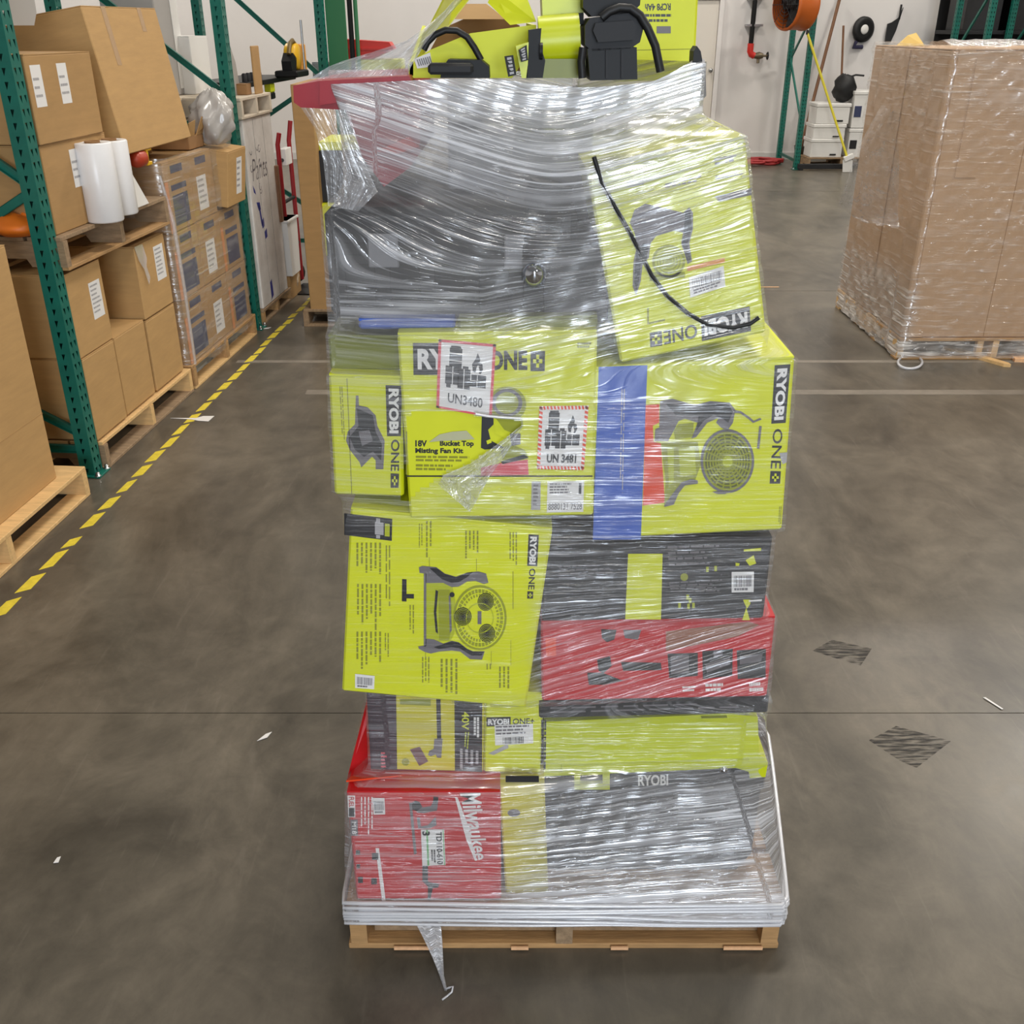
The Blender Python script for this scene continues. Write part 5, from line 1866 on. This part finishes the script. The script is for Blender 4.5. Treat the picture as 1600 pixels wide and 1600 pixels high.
MB().cbox(0, .10, 0, .06, .05, .12, lime_p, c=.008).build('body', t)
MB().cbox(0.0, .10, 0, .06, .0, .05, black_pl, c=.008).build('battery', t)
# clutter between the white crate and the tall brown carton
t = thing('hand_truck', 'red handled hand truck behind the scribbled white crate', 'hand truck', RM(3.55, -.05, 0))
MB().tube([(0, 0, .05), (0, 0, 1.12), (.0, -.02, 1.2)], .018, red_d, 8).build('rail', t)
MB().tube([(.30, 0, .05), (.30, 0, 1.12), (.32, -.02, 1.26)], .018, red_d, 8).build('rail', t)
for z in (.35, .7, 1.0):
    MB().tube([(0, 0, z), (.30, 0, z)], .014, black_pl, 8).build('crossbar', t)
MB().cbox(.08, .24, -.03, .02, .96, 1.08, white_pl, c=.004).build('plate', t)
MB().box(-.03, .33, -.22, 0, .0, .01, black_pl).build('toe_plate', t)
for x in (-.05, .35):
    MB().lathe([(0, -.02), (.09, -.02), (.1, 0), (.09, .02), (0, .02)], rubber, 16, Matrix.Translation((x, .08, .1)) @ Matrix.Rotation(PI / 2, 4, 'Y')).build('wheel', t)
t = thing('white_bin', 'tall white plastic bin beside the tall brown carton', 'bin', RM(3.36, .02, 0.18))
MB().prism([(.02, 0, 0), (.24, 0, 0), (.27, 0, .42), (0, 0, .42)], (0, .3, 0), white_pl).build('body', t)
MB().cbox(-.01, .28, -.012, .31, .40, .42, white_pl, c=.004).build('rim', t)
carton('bin_base_carton', 'low brown carton under the tall white bin', RM(3.36, .0, 0), .28, .35, .178, kraft_dk)
t = carton('narrow_brown_board', 'narrow dark brown board leaning behind the white bin', RM(3.28, .01, .602), .05, .2, .40, brown_st, flaps=False, cat='board')
t = thing('crumpled_paper', 'crumpled dirty paper on the floor by the tall brown carton', 'paper', loc=G(456, 458))
rr = random.Random(5)
vs = []
for i in range(7):
    a = PI * (i + .4) / 7.2
    for j in range(11):
        q = 2 * PI * j / 11
        r = math.sin(a) * rr.uniform(.65, 1.25)
        vs.append((.085 * r * math.cos(q), .085 * r * math.sin(q), max(0, .10 - .11 * math.cos(a)) * rr.uniform(.9, 1.1)))
fs = [(i * 11 + j, i * 11 + (j + 1) % 11, (i + 1) * 11 + (j + 1) % 11, (i + 1) * 11 + j) for i in range(6) for j in range(11)] + [tuple(range(11))[::-1], tuple(range(66, 77))]
MB().add(vs, fs, beige_rock).build('paper_body', t)

# ---- second load in the aisle, mostly hidden behind the first
T2 = W(473, 487, 6.85)
pallet('pallet of the second load, behind the wrapped load', Matrix.Translation((T2.x, 6.85, 0)), 1.05, 1.1, [wood, wood_g], 18, h=.125, along='y')
px_box('tall_brown_carton', 'tall narrow brown carton on the second pallet, left of the wrapped load', [(466, 132), (496, 132), (505, 487), (474, 487)], 6.86, .9, kraft_dk, hull=False)
sup = lambda n, lb, q, Y, m: px_box(n, lb, q, Y, .5, m, hull=False)
sup('grey_carton', 'pale grey carton low in the second load', [(502, 402), (640, 402), (640, 486), (505, 486)], 6.95, grey_bin)
sup('lime_carton', 'lime carton in the second load, only its left edge showing', [(497, 318), (640, 318), (640, 400), (503, 400)], 6.92, lime)
sup('black_carton', 'black carton in the second load above its lime carton', [(496, 236), (640, 236), (640, 316), (497, 316)], 6.95, black_b)
sup('thin_lime_carton', 'thin lime carton topping the second load', [(494, 222), (640, 222), (640, 235), (495, 235)], 6.98, lime)
# third stack behind it
t3 = W(486, 128, 9.6)
carton('assumed_cream_carton', 'tall cream carton assumed far behind the wrapped load, carrying the red case', Matrix.Translation((t3.x, 9.6, 0)), 1.0, .8, t3.z, mat('cream_board', (206, 200, 188), .7))  # assumed stand for the things on top, its lower part out of view
zt3 = t3.z + .002
hz = W(500, 112, 9.62).z
carton('grey_tool_carton', 'small grey carton left of the lime box on the tall cream carton', Matrix.Translation((W(489, 120, 9.62).x, 9.62, zt3)), .20, .3, W(500, 97, 9.62).z - zt3, grey_l)
t = carton('flat_lime_carton', 'flat lime carton under the red case on the tall cream carton', Matrix.Translation((W(520, 120, 9.62).x, 9.62, zt3)), .62, .3, W(540, 93, 9.62).z - zt3, lime)
zr = W(540, 93, 9.62).z + .004
t = thing('red_case', 'red plastic case lying on the flat lime carton far behind', 'tool case', loc=(W(528, 92, 9.62).x, 9.62, zr))
hh_ = W(540, 61, 9.62).z - zr
MB().prism([(0.06, 0, 0), (.30, 0, 0), (.50, 0, hh_ * .5), (.46, 0, hh_ * .85), (.06, 0, hh_), (0.06, 0, hh_ * .5)], (0, .25, 0), red_pl).build('body', t)
MB().prism([(0.06, -.012, hh_ * .45), (.46, -.012, hh_ * .45), (.47, -.012, hh_ * .56), (.06, -.012, hh_ * .56)], (0, .012, 0), red_pl).build('rim', t)
MB().prism([(-.03, 0, 0), (.06, 0, 0), (.06, 0, hh_ * .8), (-.02, 0, hh_ * .9)], (0, .2, 0), kraft_in).build('side_carton', t)

# ================================================================== right hand side: boxed pallet load
GX, GY = 2.465, 6.085
pallet('pallet under the large film-wrapped cardboard bin at the right', Matrix.Translation((GX - .01, GY, 0)), 1.24, 1.32, [wood, wood_y], 21, h=.14, along='y')
t = carton('cardboard_bin', 'large cardboard bin wrapped in film on a pallet at the right edge', Matrix.Translation((GX, GY + .01, .142)), 1.20, 1.30, 1.655, kraft_gl, c=.008)
MB().box(.04, .135, -.006, 0, .004, 1.65, kraft_gl).build('edge_board', t)
MB().box(.148, .27, -.004, 0, .42 + .55, 1.62, kraft_gl).build('patch_board', t)
for x in (.52, .86):
    MB().box(x, x + .004, -.0012, 0, .01, 1.64, kraft_in).build('crease', t)
MB().box(.0, .004, .62, .626, .2, 1.64, kraft_in, Matrix.Translation((-.005, 0, 0))).build('crease', t)
zs4 = np.arange(.015, 1.83, .022)
S4 = [[Vector((x, y, z)) for x in (GX, GX + 1.2) for y in (GY, GY + 1.31) for z in (.0, 1.80)]]
th4, R4 = wrap(S4, (GX + .6, GY + .65), zs4, 160, .018, 0, blur=1)
w4 = thing('stretch_wrap', 'loose stretch film around the large cardboard bin at the right', 'plastic film', loc=(0, 0, 0))
film_bin = film_material('bin_stretch_film', .05, .34, 1.6, 34, patch=(2.2, 3.0), bump=.7, tint=(236, 230, 224), rough=.14, gloss=.07)
film_mesh('film_sheet', th4, R4, zs4, (GX + .6, GY + .65), film_bin, w4, wob=.005, film_haze=lambda p: 0.8 + 2.6 * (1 - smooth01(p.z, .32, .62)) * (1 - smooth01(p.x, GX, GX + .1)) + 1.5 * (1 - smooth01(p.z, .10, .16)) + .6 * smooth01(p.z, 1.2, 1.6))
# crumpled bulge of film at the left side and film over the top rim
rr = random.Random(21)
grid = []
prof = [(1380, 165, 6.15), (1356, 205, 6.35), (1337, 235, 6.5), (1322, 285, 6.6), (1312, 320, 6.7), (1330, 338, 6.75), (1352, 345, 6.6)]
for i, (x, y_, Y_) in enumerate(prof):
    row = []
    for j in range(9):
        s = j / 8
        p = W(x + (1405 - x) * s ** 1.5, y_ + 12 * s, Y_ - .45 * s)
        row.append(p + Vector((rr.uniform(-.01, .01), rr.uniform(-.03, .03), rr.uniform(-.012, .012))))
    grid.append(row)
sheet('film_bulge', grid, film_material('bulging_film', .10, .5, 2.0, 9, patch=(3, 3), bump=.6, use_attr=False, gloss=.10), w4, (1.2, 1.6))
grid = []
for i in range(24):
    x = GX - .02 + i * 1.24 / 23
    grid.append([Vector((x, GY - .02 + s * .35, 1.80 + .012 + .03 * math.sin(s * PI) + rr.uniform(-.006, .010))) for s in np.linspace(0, 1, 6)])
sheet('film_rim', grid, film_loose, w4, (1.0, 2.0))
t = thing('yellow_scrap', 'crumpled yellow paper scrap on the left corner of the cardboard bin', 'paper', loc=(GX + .02, GY + .9, 1.80))
vs = [(0, 0, 0), (.16, 0, 0), (.18, .1, 0), (.02, .12, 0), (.05, .03, .06), (.11, .05, .075), (.14, .09, .03)]
MB().add(vs, [(0, 1, 4), (1, 5, 4), (1, 2, 6), (1, 6, 5), (2, 3, 6), (3, 4, 5), (3, 5, 6), (3, 0, 4), (0, 3, 2, 1)], mat('yellow_scrap_paper', (234, 200, 120), .7)).build('paper_body', t)
# broken boards and a film loop below the pallet
t = thing('broken_board', 'splintered yellow board on the floor in front of the right pallet', 'board', loc=G(1500, 555))
a, b = G(1478, 545), G(1572, 572)
dv = (b - a).normalized()
nv = Vector((-dv.y, dv.x, 0)) * .03
MB().prism([a - nv, a + nv, b + nv * .6, b + dv * .03, b - nv], (0, 0, .02), wood_y).build('plank', t, world=True)
c_ = G(1525, 560)
MB().cbox(-.02, .02, -.02, .02, .02, .13, wood_y, Matrix.Translation(c_), .003).build('splinter_block', t, world=True)
t = MB().prism([(0, 0, 0), (.14, -.02, 0), (.15, .07, 0), (.01, .06, 0)], (0, 0, .022), wood_end).build('wood_chip', loc=None)
t.location = G(1585, 566)
tag(t, 'wood chip lying at the right edge beside the broken board', 'wood')
lp = [G(1422 + 19 * math.cos(q), 566 + 10 * math.sin(q), .012 + .006 * math.sin(q * 3)) for q in np.linspace(0, 2 * PI, 22, endpoint=False)]
cc = G(1422, 566)
t = MB().tube(lp, .008, film_rope, 6, closed=True).build('film_loop', loc=cc)
tag(t, 'small ring of twisted film on the floor at the bin corner', 'plastic film')

# ================================================================== far right: rack and stored things along the back wall
rk_ = rack_frame('green rack end frame by the back wall, behind the orange fan', Matrix.Translation((4.16, 15.30, 0)), 3.2, 1.05, [(.07, .7, 1.0, 1.45), (1.0, 1.5, .07, 2.1), (.07, .12, 1.0, .12)], group='green rack frames')
t = thing('rack_beam', 'grey steel floor beam of the rack by the back wall', 'beam', loc=(4.2, 15.22, 0))
MB().cbox(0, 2.6, 0, .05, .02, .09, dkgrey_pl, c=.004).build('beam', t)
for x in (.02, 1.3, 2.5):
    MB().cbox(x, x + .06, -.0, .05, 0, .02, dkgrey_pl, c=.002).build('shim', t)
# stacked white storage boxes on a low pallet
pallet('low dark pallet under the white storage boxes', Matrix.Translation((4.40, 15.45, 0)), 1.0, .7, [wood_g, brown_st], 22, h=.15)
zb = .152
for i, (h, w) in enumerate(((.26, .46), (.20, .46), (.28, .48))):
    t = thing('white_storage_box', ('lowest', 'middle', 'topmost lidded')[i] + ' white storage box of the stack behind the yellow broom', 'box', Matrix.Translation((4.43 + .01 * i, 15.48, zb)), 'white storage boxes')
    MB().cbox(0, w, 0, .42, 0, h - .05, white_pl, c=.006).build('body', t)
    MB().cbox(-.012, w + .012, -.012, .432, h - .05, h, white_pl, c=.008).build('lid', t)
    MB().cbox(w * .62, w * .82, -.016, 0, h * .12, h * .2, dkgrey_pl, c=.003).build('handle', t)
    zb += h + .002
for i, (h, zz) in enumerate(((.40, .152), (.50, .56))):
    t = thing('white_storage_box', ('lower', 'upper')[i] + ' white box partly hidden by the big cardboard bin', 'box', Matrix.Translation((4.98, 15.50, zz)), 'white storage boxes')
    MB().cbox(0, .4, 0, .4, 0, h - .05, white_pl, c=.006).build('body', t)
    MB().cbox(-.012, .412, -.012, .412, h - .05, h, white_pl, c=.008).build('lid', t)
    MB().cbox(.02, .12, -.012, 0, h * .3, h * .6, navy_p if i else dkgrey_pl, c=.003).build('label_plate', t)
t = thing('black_bag', 'crumpled black bag on top of the white storage boxes', 'bag', loc=(4.86, 15.68, zb))
rr = random.Random(31)
vs = []
for i in range(8):
    a = PI * (i + .4) / 8.2
    for j in range(12):
        q = 2 * PI * j / 12
        r = math.sin(a) * rr.uniform(.8, 1.15)
        vs.append((.17 * r * math.cos(q), .15 * r * math.sin(q), max(0, .19 - .20 * math.cos(a)) * rr.uniform(.94, 1.05)))
fs = [(i * 12 + j, i * 12 + (j + 1) % 12, (i + 1) * 12 + (j + 1) % 12, (i + 1) * 12 + j) for i in range(7) for j in range(12)] + [tuple(range(12))[::-1], tuple(range(84, 96))]
MB().add(vs, fs, rubber, True).build('bag_body', t)
MB().tube([(.05, 0, .34), (.14, -.02, .37), (.26, -.02, .36)], .015, rubber, 6).build('strap', t)


def stick(name, label, cat, a, b, r, m):
    t = thing(name, label, cat, loc=b)
    d = Vector(a) - Vector(b)
    MB().tube([Vector((0, 0, 0)), d * .5, d], r, m, 10).build('handle', t)
    return t


t = stick('brown_pole', 'long brown wooden pole leaning on the back wall', 'pole', W(1313, -6, 16.5), Vector((4.36, 15.9, .0)), .024, brown_st)
MB().lathe([(.026, 0), (.030, .01), (.030, .06), (.026, .07)], steel, 10).build('ferrule', t)
lemon = mat('lemon_yellow_paint', (228, 214, 66), .45)
t = stick('broom', 'yellow handled broom leaning against the green rack frame', 'broom', Vector((4.085, 15.16, 1.82)), Vector((4.83, 15.02, .22)), .017, lemon)
MB().cbox(-.05, .09, -.03, .03, -.06, .01, white_pl, Matrix.Rotation(-.4, 4, 'Y'), .006).build('head', t)
m_ = MB()
for i in range(14):
    x = -.045 + i * .010
    m_.tube([(x, 0, -.05), (x + .02, 0, -.215)], .007, white_pl, 5)
o_ = m_.build('bristles', t)
o_['kind'] = 'stuff'
MB().lathe([(.019, 0), (.019, .05), (.01, .06)], rubber, 10, Matrix.Translation(Vector((-.745, .14, 1.58)))).build('grip', t)
t = stick('thin_shovel', 'thin dark shovel handle standing behind the black bag', 'shovel', W(1318, 40, 16.3), Vector((5.03, 16.2, .55)), .016, brown_st)
MB().prism([(-.1, 0, -.55), (.1, 0, -.55), (.09, 0, 0), (.02, 0, .06), (-.02, 0, .06), (-.09, 0, 0)], (0, .01, 0), dkgrey_pl).build('blade', t)
# round drum fan on the rack post
t = thing('drum_fan', 'round orange drum fan mounted on the green rack at the top edge', 'fan', Matrix.Translation((3.90, 15.25, 2.17)) @ Matrix.Rotation(-1.2, 4, 'Z') @ Matrix.Rotation(PI / 2, 4, 'X'))
fan_o = mat('fan_orange_paint', (196, 98, 34), .45)
MB().lathe([(.30, .16), (.325, .15), (.33, .12), (.315, .10), (.315, -.12), (.33, -.14), (.325, -.17), (.30, -.18), (.30, .16)], fan_o, 36).build('drum', t)
for k in range(6):
    MB().lathe([(.05 + .045 * k, .165), (.054 + .045 * k, .169), (.058 + .045 * k, .165), (.054 + .045 * k, .161), (.05 + .045 * k, .165)], dkgrey_pl, 32).build('grille_ring', t)
for k in range(8):
    q = PI * 2 * k / 8
    MB().tube([(.03 * math.cos(q), .03 * math.sin(q), .165), (.305 * math.cos(q), .305 * math.sin(q), .165)], .004, dkgrey_pl, 6).build('grille_spoke', t)
for k in range(4):
    q = PI * 2 * k / 4
    MB().prism([(.05, -.05, .02), (.28, -.10, .05), (.29, .06, -.02), (.05, .04, -.01)], (0, 0, .006), dkgrey_pl, Matrix.Rotation(q, 4, 'Z')).build('blade', t)
MB().lathe([(0, .06), (.06, .05), (.07, .0), (.07, -.15), (0, -.16)], black_pl, 18).build('motor', t)
MB().lathe([(0, -.10), (.30, -.10), (.30, -.105), (0, -.105)], dark_m, 24).build('back_screen', t)
MB().box(.0, .06, -.03, .03, -.30, -.15, teal_d).build('bracket', t)
# drain pipe with valve on the wall
t = thing('drain_pipe', 'black fire drain pipe with red elbow and valve on the back wall', 'pipe', loc=(W(1174, 60, 16.45).x, 16.45, 1.5))
MB().tube([(0, 0, .16), (0, 0, 1.7)], .036, black_pl, 14).build('pipe', t)
MB().tube([(0, 0, .17), (0, 0, .06), (.02, 0, .02), (.07, 0, 0.0)], .048, red_pl, 12).build('elbow', t)
MB().tube([(.06, 0, 0), (.14, 0, 0), (.20, 0, 0)], [.035, .055, .035], brass, 12).build('valve', t)
MB().tube([(.13, 0, 0), (.13, -.02, -.10)], .022, brass, 10).build('outlet', t)
MB().tube([(.20, 0, 0), (.27, 0, 0)], .016, brass, 8).build('stem', t)
MB().lathe([(.05, -.01), (.06, 0), (.05, .01), (.04, 0), (.05, -.01)], black_pl, 16, Matrix.Translation((.27, 0, 0)) @ Matrix.Rotation(PI / 2, 4, 'Y')).build('hand_wheel', t)
for z in (.40, .75):
    MB().box(-.09, .15, -.03, .15, z, z + .03, steel).build('clamp', t)
# red hose heap on the floor
t = thing('red_hose', 'tangled red hose lying on the floor by the back wall', 'hose', loc=(3.85, 15.95, 0))
rr = random.Random(14)
pts = []
for i in range(120):
    q = i * .42
    pts.append((.38 * math.cos(q) * rr.uniform(.7, 1.1) - .1, .22 * math.sin(q) * rr.uniform(.6, 1.2), .02 + .05 * abs(math.sin(i * .13))))
MB().tube(pts, .018, hose_m, 6).build('hose_coil', t)
t = thing('dark_bucket', 'dark bucket with rags at the foot of the rear rack upright', 'bucket', loc=(4.42, 15.95, 0))
MB().lathe([(0, 0), (.08, 0), (.11, .26), (.115, .27), (.10, .27), (.07, .02), (0, .02)], mat('dark_brown_plastic', (62, 50, 40), .5), 18).build('body', t)
MB().tube([(-.1, 0, .26), (-.06, -.03, .36), (.05, -.04, .40), (.1, 0, .26)], .012, red_d, 8).build('rag', t)
# round black disc and paddle hanging on the wall above the bin
p = W(1350, 46, 16.5)
t = thing('wall_reel', 'round black reel with a pale centre hanging on the back wall', 'reel', Matrix.Translation((p.x, 16.56, p.z)) @ Matrix.Rotation(PI / 2, 4, 'X') @ Matrix.Rotation(.3, 4, 'Y'))
MB().lathe([(.065, .05), (.13, .06), (.175, .04), (.18, 0), (.17, -.01), (0, -.01)], rubber, 28).build('rim', t)
MB().lathe([(0, .062), (.05, .06), (.068, .05), (.068, .02)], white_pl, 20).build('hub', t)
MB().tube([(-.10, -.16, .03), (-.13, -.24, .02), (.02, -.24, .02)], .03, mat('navy_cloth', (44, 42, 70), .8), 8).build('strap', t)
p = W(1398, 42, 16.5)
t = thing('wall_paddle', 'black blade shaped scraper hanging on the back wall', 'scraper', loc=(p.x, 16.56, p.z))
MB().prism([(-.10, 0, -.22), (-.02, 0, -.22), (.04, 0, -.05), (.10, 0, .26), (.05, 0, .12), (-.04, 0, .06), (-.10, 0, .04)], (0, -.03, 0), rubber).build('blade', t)
MB().box(.055, .075, -.03, 0, .1, .3, rubber).build('handle', t)
# dark shelving at the far right
rack_frame('green rack frame at the top right corner, before the dark shelves', Matrix.Translation((6.10, 14.1, 0)), 3.2, 1.05, [(.07, .7, 1.0, 1.5), (1.0, 1.55, .07, 2.4)], group='green rack frames')
rack_frame('rear green rack frame beside the dark shelves', Matrix.Translation((6.85, 14.1, 0)), 3.2, 1.05, [(.07, .7, 1.0, 1.5), (1.0, 1.55, .07, 2.4)], group='green rack frames')
t = thing('dark_shelving', 'dark loaded shelving in the top right corner', 'shelving', loc=(6.25, 15.3, 0))
for z in (.1, .95, 1.8, 2.65):
    MB().cbox(0, 2.6, 0, .9, z, z + .05, dkgrey_pl, c=.004).build('shelf', t)
MB().box(0, 2.6, .88, .9, 0, 2.7, dark_m).build('back_panel', t)
for i, x in enumerate((.05, .75, 1.45, 2.0)):
    carton('dark_storage_box', ('first', 'second', 'third', 'fourth')[i] + ' dark box from the left on the dark shelves', Matrix.Translation((6.25 + x, 15.35, 1.852)), .5, .6, .55, black_b, 'dark boxes on the shelves')

# litter on the floor
def scrap(label, px, py, pts, m, z=.002):
    c_ = G(px, py)
    o = MB().prism([(a, b, z) for a, b in pts], (0, 0, .0015), m).build('floor_scrap', loc=None)
    o.location = c_
    tag(o, label, 'scrap')


scrap('white torn tape scrap across the yellow tape line', 305, 656, [(-.14, .02), (.0, .02), (.03, .05), (.09, .05), (.08, -.03), (.02, -.02), (-.02, .0)], paper)
scrap('tiny white film scrap on the floor left of the wrapped load', 412, 1152, [(-.015, -.02), (.012, -.004), (.02, .022), (.004, .012)], paper)
scrap('very small pale crumb on the floor near the lower left', 90, 1345, [(-.006, -.01), (.006, -.008), (.004, .012), (-.004, .008)], paper)
scrap('small white scrap beside the floor joint at the right', 1553, 1100, [(-.022, .03), (-.014, .03), (.016, -.028), (.01, -.03)], paper)
scrap('white scrap on the floor by the blue-printed cartons', 408, 515, [(-.05, -.02), (.05, .02), (.06, .05), (-.03, .01)], paper)
scrap('pale splinter on the floor right of the wrapped load', 1198, 449, [(-.12, -.01), (.10, -.006), (.10, .012), (-.12, .008)], wood_end)
